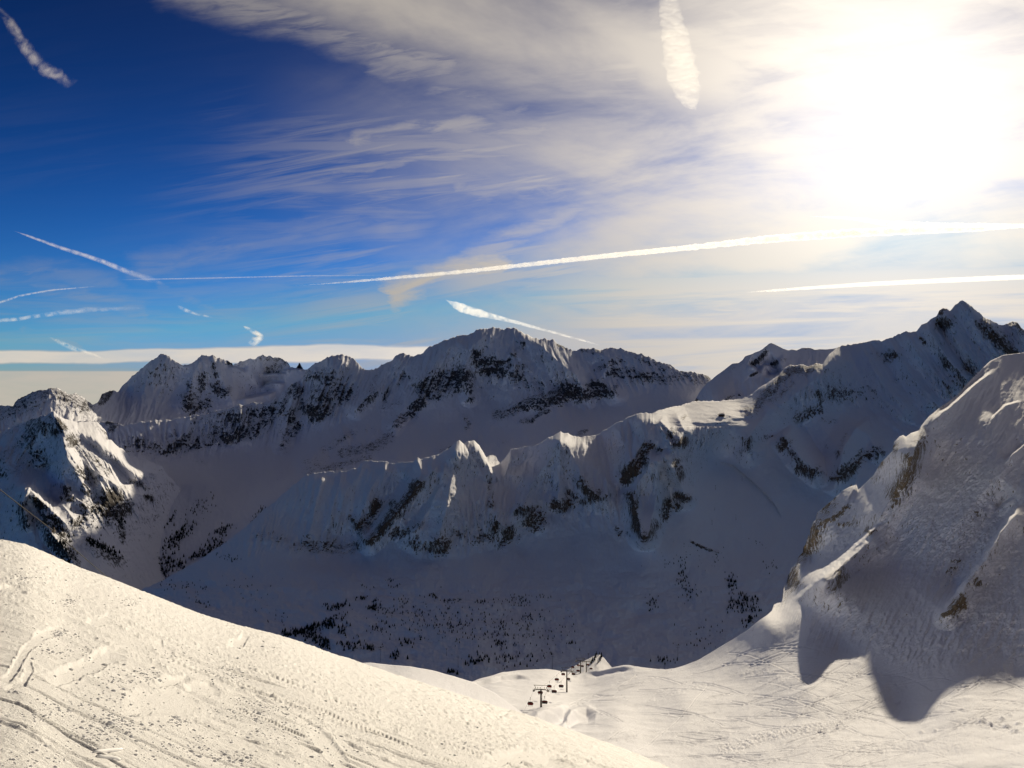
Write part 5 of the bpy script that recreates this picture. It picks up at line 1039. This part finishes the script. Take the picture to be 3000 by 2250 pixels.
contrail('faded contrail slanting down to the right in the blue sky at left', [(40, 676, 3), (120, 705, 5), (200, 733, 7), (290, 762, 8), (380, 798, 10), (440, 818, 11), (488, 835, 9)], Y0, .26, 1.2, .25, .5, ends=(.1, .4))
contrail('short wispy hooked contrail above the left summits', [(515, 893, 6), (535, 905, 7), (575, 920, 5), (630, 932, 3)], Y0, .2, 1.2, .3, .6, ends=(.2, .3))
contrail('tapering ragged contrail falling towards the central summit', [(1300, 875, 3), (1335, 895, 13), (1380, 912, 14), (1440, 926, 9), (1500, 941, 6), (1600, 968, 4), (1680, 990, 3), (1760, 1012, 3)], Y0, .6, 1.0, .3, .52, ends=(.02, .15), puff=.4, wob=.15, vol=True, g_=.6)
contrail('straight pale contrail low at the right edge above the sharp peak', [(2180, 857, 3), (2350, 845, 5), (2550, 832, 7), (2800, 820, 8), (3080, 808, 8)], Y0, .5, 1.2, .22, .45, ends=(.2, .001), wob=.1, vol=True)
contrail('wide feathery contrail standing upright at the top of the sky', [(1955, -60, 30), (1962, 30, 32), (1978, 110, 42), (1992, 190, 50), (2008, 250, 46), (2025, 300, 30), (2042, 330, 8)], Y0, .6, .75, .42, .62, .22, ends=(.001, .04), puff=.35, st=(0.45, 1, 1.4), vol=True, g_=.42)
contrail('ragged smoky contrail in the top left corner', [(-20, 10, 10), (20, 50, 16), (50, 105, 22), (95, 165, 24), (125, 200, 26), (160, 225, 34), (190, 240, 26), (235, 235, 10)], Y0, .34, 1.4, .40, .72, 1.1, ends=(.25, .2), puff=.4)
contrail('soft pale streak low at the left edge, above the cloud bank', [(-60, 944, 7), (60, 934, 7), (160, 918, 9), (250, 908, 10), (340, 905, 8), (430, 902, 4)], Y0, .26, 1.2, .28, .6, ends=(.001, .6))
contrail('thin curved streak at the left edge over the soft pale one', [(-60, 905, 4), (0, 886, 4), (60, 866, 4), (150, 850, 3), (290, 838, 2)], Y0, .2, 1.2, .28, .5, ends=(.001, .3))
contrail('very thin straight contrail crossing the blue at mid left', [(330, 820, 2.5), (600, 815, 2.5), (900, 808, 2), (1150, 806, 2)], Y0, .12, 1.2, .2, .45, ends=(.2, .3), wob=.1)
contrail('arrow-shaped tuft of cloud standing on the cloud bank above the left summits', [(712, 955, 4), (745, 973, 9), (770, 985, 8), (748, 1000, 16), (725, 1006, 12)], Y0 + 500, .4, 1.0, .3, .55, ends=(.05, .1), wob=0)
contrail('small ragged streak of cloud over the left end of the cloud bank', [(140, 985, 2), (180, 1005, 9), (220, 1022, 10), (270, 1036, 6), (320, 1062, 2)], Y0, .22, 1.1, .33, .58, ends=(.1, .2))
